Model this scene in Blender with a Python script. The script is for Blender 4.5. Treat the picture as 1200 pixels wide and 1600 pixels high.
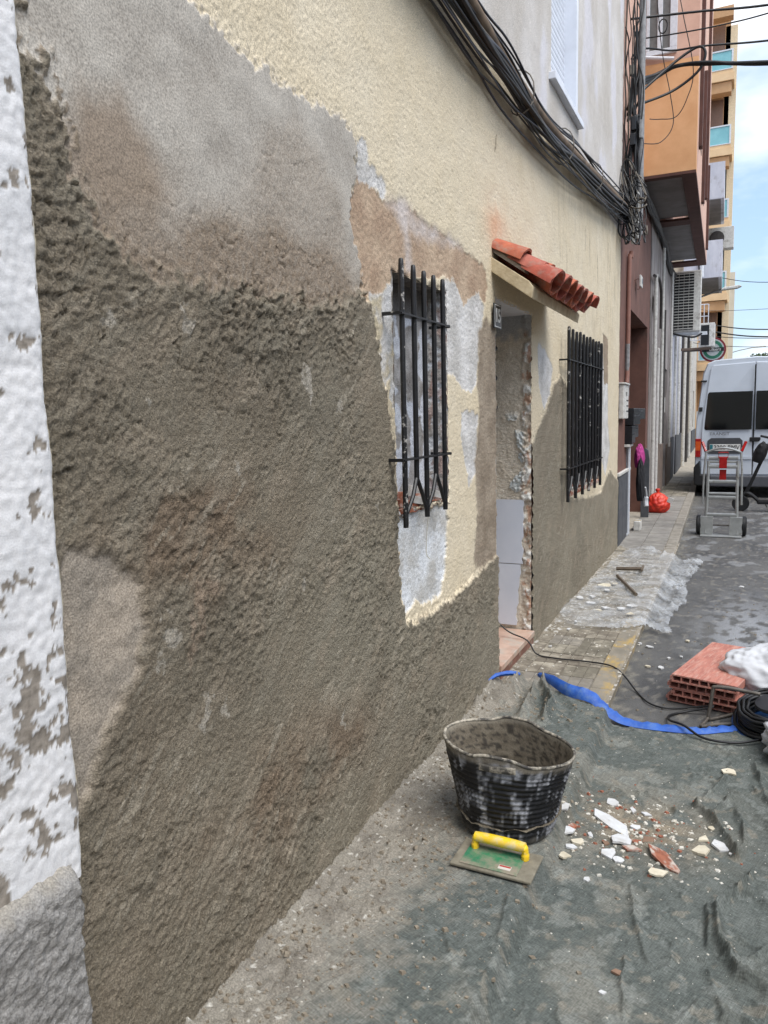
import bpy, bmesh, math, random
import numpy as np
from mathutils import Vector, Matrix

for _o in list(bpy.data.objects):
    bpy.data.objects.remove(_o, do_unlink=True)
SC = bpy.context.scene
COL = SC.collection
R = math.radians

# ------------------------------------------------------------------ camera
YAW, PITCH, ROLL = 0.4411, 0.1231, -0.0235
cam_d = bpy.data.cameras.new('camera')
cam = bpy.data.objects.new('camera', cam_d); COL.objects.link(cam); SC.camera = cam
_f = Vector((-math.sin(YAW)*math.cos(PITCH), math.cos(YAW)*math.cos(PITCH), -math.sin(PITCH)))
_r0 = Vector((math.cos(YAW), math.sin(YAW), 0)); _u0 = _r0.cross(_f)
_r = _r0*math.cos(ROLL) + _u0*math.sin(ROLL); _u = -_r0*math.sin(ROLL) + _u0*math.cos(ROLL)
_m = Matrix((( _r.x,_u.x,-_f.x,1.2),(_r.y,_u.y,-_f.y,0.0),(_r.z,_u.z,-_f.z,1.5),(0,0,0,1)))
cam.matrix_world = _m
cam_d.sensor_fit = 'VERTICAL'; cam_d.sensor_height = 36; cam_d.sensor_width = 27
cam_d.lens = 1173*36/1600; cam_d.clip_end = 3000; cam_d.clip_start = 0.02

# ------------------------------------------------------------------ sky, sun, exposure
SUN_EL, SUN_AZ = R(60), R(116)      # azimuth from +Y towards +X
W = bpy.data.worlds.new('World'); SC.world = W; W.use_nodes = True
nt = W.node_tree; nt.nodes.clear()
wout = nt.nodes.new('ShaderNodeOutputWorld'); bg = nt.nodes.new('ShaderNodeBackground')
sky = nt.nodes.new('ShaderNodeTexSky'); sky.sky_type = 'NISHITA'; sky.sun_disc = False
sky.sun_elevation = SUN_EL; sky.sun_rotation = SUN_AZ; sky.air_density = 1.0; sky.dust_density = 1.5; sky.ozone_density = 1.0
tc = nt.nodes.new('ShaderNodeTexCoord')
mp = nt.nodes.new('ShaderNodeMapping'); mp.inputs['Scale'].default_value = (1, 1, 2.2); mp.inputs['Location'].default_value = (0.33, 0.1, 0.22)
nz = nt.nodes.new('ShaderNodeTexNoise'); nz.inputs['Scale'].default_value = 2.6; nz.inputs['Detail'].default_value = 7; nz.inputs['Roughness'].default_value = 0.52
rp = nt.nodes.new('ShaderNodeValToRGB'); rp.color_ramp.elements[0].position = 0.42; rp.color_ramp.elements[1].position = 0.62
mx = nt.nodes.new('ShaderNodeMix'); mx.data_type = 'RGBA'; mx.inputs['B'].default_value = (6.6, 6.8, 7.2, 1)
hz = nt.nodes.new('ShaderNodeMix'); hz.data_type = 'RGBA'; hz.inputs['Factor'].default_value = 0.42; hz.inputs['B'].default_value = (3.0, 4.2, 5.8, 1)
nt.links.new(tc.outputs['Generated'], mp.inputs['Vector']); nt.links.new(mp.outputs['Vector'], nz.inputs['Vector'])
nt.links.new(nz.outputs['Fac'], rp.inputs['Fac']); nt.links.new(rp.outputs['Color'], mx.inputs['Factor'])
nt.links.new(sky.outputs['Color'], hz.inputs['A']); nt.links.new(hz.outputs['Result'], mx.inputs['A']); nt.links.new(mx.outputs['Result'], bg.inputs['Color'])
bg.inputs['Strength'].default_value = 0.095
nt.links.new(bg.outputs['Background'], wout.inputs['Surface'])
sun_d = bpy.data.lights.new('sun', 'SUN'); sun_d.energy = 1.5; sun_d.angle = R(40); sun_d.color = (1.0, 0.975, 0.94)
sun = bpy.data.objects.new('sun', sun_d); COL.objects.link(sun)
_sd = Vector((math.sin(SUN_AZ)*math.cos(SUN_EL), math.cos(SUN_AZ)*math.cos(SUN_EL), math.sin(SUN_EL)))
sun.rotation_euler = (-_sd).to_track_quat('-Z', 'Y').to_euler()
SC.view_settings.view_transform = 'Standard'; SC.view_settings.look = 'None'
SC.view_settings.exposure = 1.2; SC.view_settings.gamma = 1.0; SC.view_settings.use_curve_mapping = False
SC.cycles.max_bounces = 6; SC.cycles.diffuse_bounces = 3; SC.cycles.glossy_bounces = 3; SC.cycles.transmission_bounces = 6; SC.cycles.transparent_max_bounces = 8
SC.cycles.use_denoising = True

# ------------------------------------------------------------------ noise on arrays
def _h(ix, iy, s):
    n = (ix.astype(np.int64)*374761393 + iy.astype(np.int64)*668265263 + s*974634777) & 0xffffffff
    n = ((n ^ (n >> 13))*1274126177) & 0xffffffff
    n = ((n ^ (n >> 15))*2246822519) & 0xffffffff
    return ((n ^ (n >> 16)) & 0xffffff).astype(np.float32)/np.float32(0x1000000)
def gn(x, y, s=0):
    x = np.asarray(x, np.float32); y = np.asarray(y, np.float32)
    x0 = np.floor(x); y0 = np.floor(y); fx = x-x0; fy = y-y0
    ix = x0.astype(np.int32); iy = y0.astype(np.int32)
    u = fx*fx*fx*(fx*(fx*6-15)+10); v = fy*fy*fy*(fy*(fy*6-15)+10)
    def g(dx, dy):
        a = _h(ix+dx, iy+dy, s)*np.float32(6.2831853)
        return np.cos(a)*(fx-dx)+np.sin(a)*(fy-dy)
    a = g(0,0); b = g(1,0); c = g(0,1); d = g(1,1)
    return ((a+(b-a)*u)*(1-v)+(c+(d-c)*u)*v)*1.5
def fbm(x, y, o=4, s=0, g=.5, l=2.03):
    t = 0; a = 1.; f = 1.
    for i in range(o):
        t = t+a*gn(x*f+i*7.3, y*f-i*3.1, s+i); a *= g; f *= l
    return t
def ridged(x, y, o=3, s=0, g=.5):
    t = 0; a = 1.; f = 1.
    for i in range(o):
        t = t+a*(1-np.abs(gn(x*f+i*5.1, y*f+i*2.7, s+i))*2); a *= g; f *= 2.1
    return t
def worley(x, y, s=0):
    x0 = np.floor(x); y0 = np.floor(y); best = np.full(np.shape(x), 9., np.float32)
    for dx in (-1,0,1):
        for dy in (-1,0,1):
            cx = x0+dx; cy = y0+dy; i = cx.astype(np.int32); j = cy.astype(np.int32)
            d = (cx+_h(i,j,s)-x)**2+(cy+_h(i,j,s+91)-y)**2
            best = np.minimum(best, d)
    return np.sqrt(best)
def sst(a, b, x):
    t = np.clip((x-a)/(b-a), 0, 1); return t*t*(3-2*t)
def seg_dist(px, py, pts, closed):
    d = np.full(px.shape, 1e9, np.float32); n = len(pts)
    for i in range(n if closed else n-1):
        ax, ay = pts[i]; bx, by = pts[(i+1) % n]
        ex, ey = bx-ax, by-ay; L = ex*ex+ey*ey+1e-12
        t = np.clip(((px-ax)*ex+(py-ay)*ey)/L, 0, 1)
        d = np.minimum(d, (px-ax-t*ex)**2+(py-ay-t*ey)**2)
    return np.sqrt(d)
def poly_sd(px, py, pts, pad=.12):
    """signed distance, positive inside; evaluated near the polygon only"""
    out = np.full(px.shape, -1., np.float32)
    xs = [p[0] for p in pts]; ys = [p[1] for p in pts]
    m = (px > min(xs)-pad) & (px < max(xs)+pad) & (py > min(ys)-pad) & (py < max(ys)+pad)
    x = px[m]; y = py[m]
    if x.size == 0: return out
    d = seg_dist(x, y, pts, True); ins = np.zeros(x.shape, bool); n = len(pts)
    for i in range(n):
        ax, ay = pts[i]; bx, by = pts[(i+1) % n]
        if ay == by: continue
        c = ((ay > y) != (by > y)) & (x < (bx-ax)*(y-ay)/(by-ay)+ax)
        ins ^= c
    out[m] = np.where(ins, d, -d)
    return out
def lin(r, g, b):
    f = lambda c: c/12.92 if c <= .04045 else ((c+.055)/1.055)**2.4
    return (f(r/255), f(g/255), f(b/255))

# ------------------------------------------------------------------ objects
def link(o, parent=None):
    COL.objects.link(o)
    if parent is not None: o.parent = parent
    return o
def empty(name, loc=(0,0,0), rz=0.0, parent=None):
    o = bpy.data.objects.new(name, None); o.location = loc; o.rotation_euler = (0,0,rz); o.empty_display_size = .05
    return link(o, parent)
def tag(o, label, cat, group=None, kind=None):
    o['label'] = label; o['category'] = cat
    if group: o['group'] = group
    if kind: o['kind'] = kind
    return o
def structure(o, label=None):
    o['kind'] = 'structure'
    if label: o['label'] = label
    return o
def copy_tree(o, parent=None):
    c = o.copy(); COL.objects.link(c); c.parent = parent
    for ch in list(o.children): copy_tree(ch, c)
    return c
def grid_object(name, P, mat, parent=None, col=None, keep=None, smooth=True):
    """P (n,m,3) grid of points"""
    n, m = P.shape[:2]
    idx = np.arange(n*m).reshape(n, m)
    q = np.stack([idx[:-1,:-1], idx[1:,:-1], idx[1:,1:], idx[:-1,1:]], -1).reshape(-1,4)
    if keep is not None: q = q[keep.reshape(-1)]
    V = P.reshape(-1,3)
    me = bpy.data.meshes.new(name)
    me.vertices.add(len(V)); me.vertices.foreach_set('co', V.astype(np.float32).ravel())
    me.loops.add(len(q)*4); me.loops.foreach_set('vertex_index', q.astype(np.int32).ravel())
    me.polygons.add(len(q)); me.polygons.foreach_set('loop_start', np.arange(0, len(q)*4, 4, dtype=np.int32))
    try: me.polygons.foreach_set('loop_total', np.full(len(q), 4, np.int32))
    except Exception: pass
    me.update(calc_edges=True)
    if smooth: me.polygons.foreach_set('use_smooth', np.ones(len(q), bool))
    if col is not None:
        a = me.color_attributes.new('tint', 'FLOAT_COLOR', 'POINT')
        a.data.foreach_set('color', col.reshape(-1,4).astype(np.float32).ravel())
    me.materials.append(mat)
    return link(bpy.data.objects.new(name, me), parent)

class MB:
    """collects simple solids; build() links them as one mesh"""
    def __init__(s): s.v = []; s.f = []
    def add(s, vs, fs):
        k = len(s.v); s.v += [tuple(v) for v in vs]; s.f += [tuple(i+k for i in f) for f in fs]; return s
    def box(s, x0, x1, y0, y1, z0, z1, M=None):
        v = [Vector((x,y,z)) for z in (z0,z1) for y in (y0,y1) for x in (x0,x1)]
        if M is not None: v = [M @ p for p in v]
        return s.add(v, [(0,2,3,1),(4,5,7,6),(0,1,5,4),(2,6,7,3),(0,4,6,2),(1,3,7,5)])
    def prism(s, pts, axis, a, b):
        """2D outline extruded along axis from a to b"""
        n = len(pts)
        def mk(p, t): return {'x': (t,p[0],p[1]), 'y': (p[0],t,p[1]), 'z': (p[0],p[1],t)}[axis]
        v = [mk(p,a) for p in pts]+[mk(p,b) for p in pts]
        f = [tuple(range(n))[::-1], tuple(range(n,2*n))]+[(i,(i+1)%n,n+(i+1)%n,n+i) for i in range(n)]
        return s.add(v, f)
    def tube(s, pts, r, n=8, caps=True, closed=False, flat=1.0):
        pts = [Vector(p) for p in pts]; N = len(pts); rs = r if isinstance(r, (list,tuple)) else [r]*N
        base = len(s.v); up = None
        for i, p in enumerate(pts):
            if closed: t = pts[(i+1)%N]-pts[i-1]
            else: t = pts[min(i+1,N-1)]-pts[max(i-1,0)]
            if t.length < 1e-9: t = Vector((0,0,1))
            t.normalize()
            if up is None:
                up = Vector((0,0,1)) if abs(t.z) < .9 else Vector((1,0,0))
            a = t.cross(up)
            if a.length < 1e-6: a = t.orthogonal()
            a.normalize(); b = a.cross(t).normalized(); up = b
            for k in range(n):
                w = 2*math.pi*k/n
                s.v.append(tuple(p+(a*math.cos(w)+b*math.sin(w)*flat)*rs[i]))
        for i in range(N if closed else N-1):
            j = (i+1) % N
            for k in range(n):
                s.f.append((base+i*n+k, base+i*n+(k+1)%n, base+j*n+(k+1)%n, base+j*n+k))
        if caps and not closed:
            s.f.append(tuple(base+k for k in range(n))[::-1]); s.f.append(tuple(base+(N-1)*n+k for k in range(n)))
        return s
    def lathe(s, prof, n=24, M=None, cap=True):
        base = len(s.v)
        for (r,z) in prof:
            for k in range(n):
                w = 2*math.pi*k/n; p = Vector((r*math.cos(w), r*math.sin(w), z))
                s.v.append(tuple(M @ p if M is not None else p))
        for i in range(len(prof)-1):
            for k in range(n):
                s.f.append((base+i*n+k, base+i*n+(k+1)%n, base+(i+1)*n+(k+1)%n, base+(i+1)*n+k))
        if cap:
            s.f.append(tuple(base+k for k in range(n))[::-1]); e = base+(len(prof)-1)*n; s.f.append(tuple(e+k for k in range(n)))
        return s
    def build(s, name, mat, parent=None, smooth=False, bevel=0, seg=2):
        me = bpy.data.meshes.new(name); me.from_pydata(s.v, [], s.f); me.validate(); me.update()
        bm = bmesh.new(); bm.from_mesh(me); bmesh.ops.recalc_face_normals(bm, faces=bm.faces)
        if bevel:
            bmesh.ops.bevel(bm, geom=[e for e in bm.edges if e.calc_face_angle(0) > .5], offset=bevel, segments=seg, profile=.5, affect='EDGES', clamp_overlap=True)
        bm.to_mesh(me); bm.free()
        if smooth:
            for p in me.polygons: p.use_smooth = True
            if smooth != 'all':
                try: me.set_sharp_from_angle(angle=R(40))
                except Exception: pass
        me.materials.append(mat)
        return link(bpy.data.objects.new(name, me), parent)
def box(name, x0, x1, y0, y1, z0, z1, mat, parent=None, bevel=0):
    return MB().box(x0,x1,y0,y1,z0,z1).build(name, mat, parent, bevel=bevel)
def catmull(pts, k=8):
    P = [Vector(p) for p in pts]; out = []
    for i in range(len(P)-1):
        a = P[max(i-1,0)]; b = P[i]; c = P[i+1]; d = P[min(i+2,len(P)-1)]
        for j in range(k):
            t = j/k
            out.append(.5*((2*b)+(c-a)*t+(2*a-5*b+4*c-d)*t*t+(-a+3*b-3*c+d)*t**3))
    out.append(P[-1]); return out

# ------------------------------------------------------------------ materials
def new_mat(name):
    m = bpy.data.materials.new(name); m.use_nodes = True; t = m.node_tree
    return m, t, t.nodes['Principled BSDF']
def nd(t, typ, **k):
    n = t.nodes.new(typ)
    for a, v in k.items():
        if hasattr(n, a) and a not in n.inputs: setattr(n, a, v)
        else: n.inputs[a].default_value = v
    return n
def pm(name, c1, c2=None, scale=20., rough=.7, metal=0., bump=.0, bscale=None, spec=None, stretch=(1,1,1), detail=5, lo=.35, hi=.65, dirt=None, dscale=6., dlo=.55, dhi=.7, rvar=.08):
    """procedural surface: two tones mixed by noise, optional dirt layer with its own shape, bump"""
    m, t, b = new_mat(name)
    c2 = c2 or tuple(c*.82 for c in c1)
    co = nd(t,'ShaderNodeTexCoord'); oi = nd(t,'ShaderNodeObjectInfo'); ad = nd(t,'ShaderNodeVectorMath', operation='ADD')
    sc = nd(t,'ShaderNodeVectorMath', operation='SCALE'); sc.inputs[0].default_value = (37,17,71)
    t.links.new(oi.outputs['Random'], sc.inputs['Scale']); t.links.new(co.outputs['Object'], ad.inputs[0]); t.links.new(sc.outputs[0], ad.inputs[1])
    mp = nd(t,'ShaderNodeMapping'); mp.inputs['Scale'].default_value = stretch; t.links.new(ad.outputs[0], mp.inputs['Vector'])
    n = nd(t,'ShaderNodeTexNoise'); n.inputs['Scale'].default_value = scale; n.inputs['Detail'].default_value = detail; n.inputs['Roughness'].default_value = .6
    t.links.new(mp.outputs[0], n.inputs['Vector'])
    r = nd(t,'ShaderNodeMapRange'); r.inputs['From Min'].default_value = lo; r.inputs['From Max'].default_value = hi; t.links.new(n.outputs['Fac'], r.inputs['Value'])
    mx = nd(t,'ShaderNodeMix', data_type='RGBA'); mx.inputs['A'].default_value = (*c1,1); mx.inputs['B'].default_value = (*c2,1); t.links.new(r.outputs[0], mx.inputs['Factor'])
    out = mx.outputs['Result']
    if dirt:
        n3 = nd(t,'ShaderNodeTexNoise'); n3.inputs['Scale'].default_value = dscale; n3.inputs['Detail'].default_value = 8; n3.inputs['Roughness'].default_value = .68; t.links.new(mp.outputs[0], n3.inputs['Vector'])
        r3 = nd(t,'ShaderNodeMapRange'); r3.inputs['From Min'].default_value = dlo; r3.inputs['From Max'].default_value = dhi; t.links.new(n3.outputs['Fac'], r3.inputs['Value'])
        m3 = nd(t,'ShaderNodeMix', data_type='RGBA'); m3.inputs['B'].default_value = (*dirt,1); t.links.new(out, m3.inputs['A']); t.links.new(r3.outputs[0], m3.inputs['Factor']); out = m3.outputs['Result']
    t.links.new(out, b.inputs['Base Color'])
    rr = nd(t,'ShaderNodeMapRange'); rr.inputs['To Min'].default_value = max(.02,rough-rvar); rr.inputs['To Max'].default_value = min(1,rough+rvar); t.links.new(n.outputs['Fac'], rr.inputs['Value']); t.links.new(rr.outputs[0], b.inputs['Roughness'])
    b.inputs['Metallic'].default_value = metal
    if spec is not None: b.inputs['Specular IOR Level'].default_value = spec
    if bump:
        n2 = nd(t,'ShaderNodeTexNoise'); n2.inputs['Scale'].default_value = bscale or scale*3; n2.inputs['Detail'].default_value = 4; t.links.new(mp.outputs[0], n2.inputs['Vector'])
        bp = nd(t,'ShaderNodeBump'); bp.inputs['Strength'].default_value = bump; bp.inputs['Distance'].default_value = .004; t.links.new(n2.outputs['Fac'], bp.inputs['Height']); t.links.new(bp.outputs[0], b.inputs['Normal'])
    return m
def tint_mat(name, fine=400., fine_amt=.16, bump=.35, bdist=.003, bscale=300., spec=.3, weave=False, rough=.82):
    """per-vertex material tint (alpha = strength of the fine grain) with procedural grain"""
    m, t, b = new_mat(name)
    a = nd(t,'ShaderNodeVertexColor'); a.layer_name = 'tint'
    co = nd(t,'ShaderNodeTexCoord')
    n = nd(t,'ShaderNodeTexNoise'); n.inputs['Scale'].default_value = fine; n.inputs['Detail'].default_value = 3; t.links.new(co.outputs['Object'], n.inputs['Vector'])
    r = nd(t,'ShaderNodeMapRange'); r.inputs['From Min'].default_value = .3; r.inputs['From Max'].default_value = .7; r.inputs['To Min'].default_value = 1-fine_amt; r.inputs['To Max'].default_value = 1+fine_amt; t.links.new(n.outputs['Fac'], r.inputs['Value'])
    mu = nd(t,'ShaderNodeVectorMath', operation='SCALE'); t.links.new(a.outputs['Color'], mu.inputs[0]); t.links.new(r.outputs[0], mu.inputs['Scale'])
    out = mu.outputs[0]
    n2 = nd(t,'ShaderNodeTexNoise'); n2.inputs['Scale'].default_value = bscale; n2.inputs['Detail'].default_value = 6; n2.inputs['Roughness'].default_value = .72; t.links.new(co.outputs['Object'], n2.inputs['Vector'])
    hgt = n2.outputs['Fac']
    if weave:
        rot = nd(t,'ShaderNodeMapping'); rot.inputs['Rotation'].default_value = (0,0,.35); t.links.new(co.outputs['Object'], rot.inputs['Vector'])
        w1 = nd(t,'ShaderNodeTexNoise'); w1.inputs['Scale'].default_value = 1.; w1.inputs['Detail'].default_value = 2
        m1 = nd(t,'ShaderNodeMapping'); m1.inputs['Scale'].default_value = (420,26,26); t.links.new(rot.outputs[0], m1.inputs['Vector']); t.links.new(m1.outputs[0], w1.inputs['Vector'])
        w2 = nd(t,'ShaderNodeTexNoise'); w2.inputs['Scale'].default_value = 1.; w2.inputs['Detail'].default_value = 2
        m2 = nd(t,'ShaderNodeMapping'); m2.inputs['Scale'].default_value = (26,420,26); t.links.new(rot.outputs[0], m2.inputs['Vector']); t.links.new(m2.outputs[0], w2.inputs['Vector'])
        mm = nd(t,'ShaderNodeMath', operation='ADD'); t.links.new(w1.outputs['Fac'], mm.inputs[0]); t.links.new(w2.outputs['Fac'], mm.inputs[1])
        r2 = nd(t,'ShaderNodeMapRange'); r2.inputs['From Min'].default_value = .75; r2.inputs['From Max'].default_value = 1.25; r2.inputs['To Min'].default_value = .72; r2.inputs['To Max'].default_value = 1.36; t.links.new(mm.outputs[0], r2.inputs['Value'])
        mu2 = nd(t,'ShaderNodeVectorMath', operation='SCALE'); t.links.new(out, mu2.inputs[0]); t.links.new(r2.outputs[0], mu2.inputs['Scale']); out = mu2.outputs[0]
        ma = nd(t,'ShaderNodeMath', operation='ADD'); t.links.new(mm.outputs[0], ma.inputs[0]); t.links.new(hgt, ma.inputs[1]); hgt = ma.outputs[0]
    t.links.new(out, b.inputs['Base Color']); b.inputs['Roughness'].default_value = rough
    b.inputs['Specular IOR Level'].default_value = spec
    ml = nd(t,'ShaderNodeMath', operation='MULTIPLY'); ml.inputs[1].default_value = bump; t.links.new(a.outputs['Alpha'], ml.inputs[0])
    bp = nd(t,'ShaderNodeBump'); bp.inputs['Distance'].default_value = bdist; t.links.new(ml.outputs[0], bp.inputs['Strength']); t.links.new(hgt, bp.inputs['Height']); t.links.new(bp.outputs[0], b.inputs['Normal'])
    return m
WP = {
  'trowel': [(1.05, 2.478), (1.353, 2.656), (1.522, 2.482), (1.616, 2.467), (1.805, 2.452), (2.034, 2.452), (2.272, 2.469), (2.369, 2.44), (2.382, 2.33), (2.324, 2.233), (2.333, 2.153), (2.384, 2.058), (2.409, 1.976), (2.35, 1.895), (2.107, 1.857), (1.886, 1.848), (1.657, 1.839), (1.49, 1.828), (1.309, 1.832), (1.211, 1.867), (1.157, 1.925), (1.132, 1.991), (1.114, 2.08), (1.081, 2.159), (1.027, 2.171)],
  'mortar_main': [(1.008, 2.174), (1.081, 2.159), (1.114, 2.08), (1.132, 1.991), (1.157, 1.925), (1.211, 1.867), (1.309, 1.832), (1.49, 1.828), (1.657, 1.839), (1.886, 1.848), (2.107, 1.857), (2.35, 1.895), (2.435, 1.919), (2.472, 1.853), (2.518, 1.72), (2.565, 1.583), (2.625, 1.414), (2.634, 1.241), (2.642, 1.039), (2.646, 0.885), (2.688, 0.72), (2.763, 0.66), (3.218, 0.655), (3.616, 0.69), (3.701, 0.707), (4.039, 0.722), (4.05, -0.229), (1.586, -0.406), (0.817, 0.287), (0.861, 1.129)],
  'damp1': [(1.14, 2.076), (1.187, 2.164), (1.275, 2.183), (1.354, 2.125), (1.407, 2.024), (1.36, 1.964), (1.217, 1.939), (1.147, 1.983)],
  'damp2': [(1.579, 2.022), (1.72, 2.102), (1.787, 2.218), (1.922, 2.344), (2.028, 2.361), (2.258, 2.237), (2.327, 1.901), (1.699, 1.84), (1.515, 1.842), (1.476, 1.94)],
  'pale_left': [(1.027, 1.281), (1.162, 1.242), (1.243, 1.16), (1.261, 1.039), (1.21, 0.943), (1.128, 0.864), (1.081, 0.792), (1.041, 0.721), (0.991, 0.746)],
  'pale_streak': [(1.426, 1.123), (1.493, 1.121), (1.534, 1.089), (1.473, 1.039), (1.433, 0.968), (1.402, 0.892), (1.389, 0.964), (1.407, 1.055)],
  'nick': [(1.452, 0.838), (1.467, 0.774), (1.427, 0.721), (1.414, 0.743), (1.438, 0.793)],
  'white_a': [(2.657, 2.014), (2.598, 1.977), (2.467, 1.936), (2.391, 1.844), (2.446, 1.75), (2.527, 1.686), (2.579, 1.625), (2.615, 1.655), (2.632, 1.535), (2.692, 1.535), (2.717, 2.023)],
  'white_top': [(2.389, 2.446), (2.467, 2.459), (2.503, 2.38), (2.609, 2.37), (2.616, 2.304), (2.474, 2.317), (2.39, 2.312)],
  'tan': [(2.292, 2.225), (2.41, 2.328), (2.605, 2.297), (2.844, 2.323), (3.011, 2.299), (3.278, 2.295), (3.496, 2.286), (3.688, 2.276), (3.845, 2.24), (3.866, 2.163), (3.809, 2.084), (3.715, 2.125), (3.614, 2.09), (3.487, 2.026), (3.374, 2.121), (3.247, 2.124), (2.694, 2.038), (2.604, 1.983), (2.384, 1.9), (2.346, 2.051), (2.296, 2.145)],
  'lilac': [(2.627, 2.307), (2.752, 2.342), (2.977, 2.304), (3.279, 2.301), (3.496, 2.292), (3.277, 2.259), (2.973, 2.235), (2.839, 2.218), (2.885, 2.085), (2.819, 2.067), (2.787, 2.203), (2.706, 2.268)],
  'white_f': [(3.247, 2.119), (3.374, 2.121), (3.487, 2.026), (3.614, 2.09), (3.715, 2.125), (3.809, 2.058), (3.709, 1.857), (3.662, 1.664), (3.581, 1.624), (3.447, 1.627), (3.359, 1.684), (3.248, 1.708)],
  'white_g': [(3.444, 1.521), (3.568, 1.537), (3.7, 1.504), (3.654, 1.344), (3.672, 1.245), (3.538, 1.159), (3.493, 1.288), (3.421, 1.385)],
  'grey_h': [(3.71, 1.921), (3.819, 2.011), (4.047, 1.951), (4.039, 0.722), (3.701, 0.707), (3.597, 0.76), (3.666, 1.015), (3.632, 1.28), (3.71, 1.504), (3.683, 1.665)],
  'white_i': [(2.647, 1.139), (3.234, 1.098), (3.207, 0.833), (3.136, 0.704), (2.963, 0.694), (2.835, 0.738), (2.726, 0.715), (2.658, 0.883)],
  'mortar_k': [(4.745, 1.295), (4.983, 1.454), (5.166, 1.539), (5.399, 1.719), (5.609, 1.781), (5.886, 1.71), (5.962, 0.862), (6.713, 0.769), (7.5, 0.736), (7.803, 0.869), (8.049, 0.916), (8.765, 0.721), (8.812, -0.206), (4.037, -0.224), (4.715, 0.042)],
  'white_k': [(4.944, 1.972), (5.161, 1.947), (5.397, 1.831), (5.3, 1.65), (5.128, 1.539), (4.981, 1.706)],
  'white_l': [(7.404, 2.051), (7.747, 2.042), (7.889, 1.798), (7.922, 1.414), (8.072, 1.147), (7.803, 0.869), (7.553, 1.046)],
  'tan_l': [(7.536, 2.27), (7.852, 2.236), (7.889, 1.798), (7.65, 1.79)],
}
RIDGES = [
  ([(0.904, 3.126), (1.039, 3.001), (1.096, 2.979)], 0.012, 0.016),
  ([(1.1, 3.09), (1.171, 2.98), (1.219, 2.845), (1.245, 2.765)], 0.035, 0.022),
  ([(1.292, 2.688), (1.268, 2.575), (1.217, 2.499), (1.185, 2.424), (1.189, 2.337), (1.199, 2.26), (1.246, 2.154), (1.321, 2.118)], 0.038, 0.022),
  ([(0.92, 2.46), (0.949, 2.303), (0.985, 2.194), (1.012, 2.102)], 0.012, 0.013),
  ([(1.156, 2.442), (1.166, 2.328), (1.165, 2.185), (1.178, 2.109), (1.22, 1.967)], 0.015, 0.016),
  ([(1.09, 3.102), (1.136, 3.205), (1.206, 3.395)], 0.018, 0.02),
  ([(1.161, 3.084), (1.215, 3.221)], 0.018, 0.02),
  ([(1.202, 3.133), (1.3, 3.19)], 0.014, 0.02),
  ([(0.3, 2.421), (0.238, 2.301), (0.231, 2.153), (0.198, 2.096)], 0.009, 0.012),
  ([(0.596, 2.134), (0.622, 1.927), (0.65, 1.813)], 0.01, 0.016),
  ([(0.659, 3.169), (0.786, 3.124), (0.903, 3.114)], 0.008, 0.012),
  ([(0.979, 1.861), (0.956, 1.997), (0.952, 2.104)], 0.01, 0.014),
  ([(1.3, 3.367), (1.316, 3.297)], 0.02, 0.02),
  ([(1.261, 2.793), (1.266, 2.977), (1.239, 3.116)], 0.02, 0.025),
  ([(1.242, 2.317), (1.326, 2.266)], 0.012, 0.016),
  ([(1.221, 2.615), (1.334, 2.518)], 0.014, 0.02),
  ([(1.164, 2.037), (1.107, 1.917)], 0.01, 0.02),
  ([(1.315, 3.563), (1.356, 3.218)], 0.02, 0.02),
  ([(0.697, 2.353), (0.883, 2.36)], 0.006, 0.012),
  ([(-0.111, 3.495), (-0.063, 3.657), (0.024, 3.721), (0.024, 3.897)], 0.03, 0.03),
  ([(0.382, 3.516), (0.38, 3.691), (0.28, 3.893), (0.258, 4.043)], 0.05, 0.03),
  ([(0.026, 3.55), (0.126, 3.732), (0.142, 3.998)], 0.05, 0.03),
  ([(0.26, 3.553), (0.262, 3.738), (0.233, 3.926)], 0.04, 0.025),
  ([(1.243, 2.096), (1.319, 2.033)], 0.012, 0.02),
]
HEM = [(0.229, 4.202), (0.341, 3.99), (0.478, 3.823), (0.597, 3.898), (0.721, 3.814), (0.918, 3.835), (1.065, 3.869), (1.179, 3.957), (1.266, 4.026), (1.338, 4.021)]
CORD = [(-0.629, 6.134), (-0.268, 5.279), (0.017, 4.716), (0.222, 4.54), (0.416, 4.548), (0.589, 4.525), (0.708, 4.456), (0.819, 4.229), (0.922, 4.18), (1.015, 4.256), (1.106, 4.395)]
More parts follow.
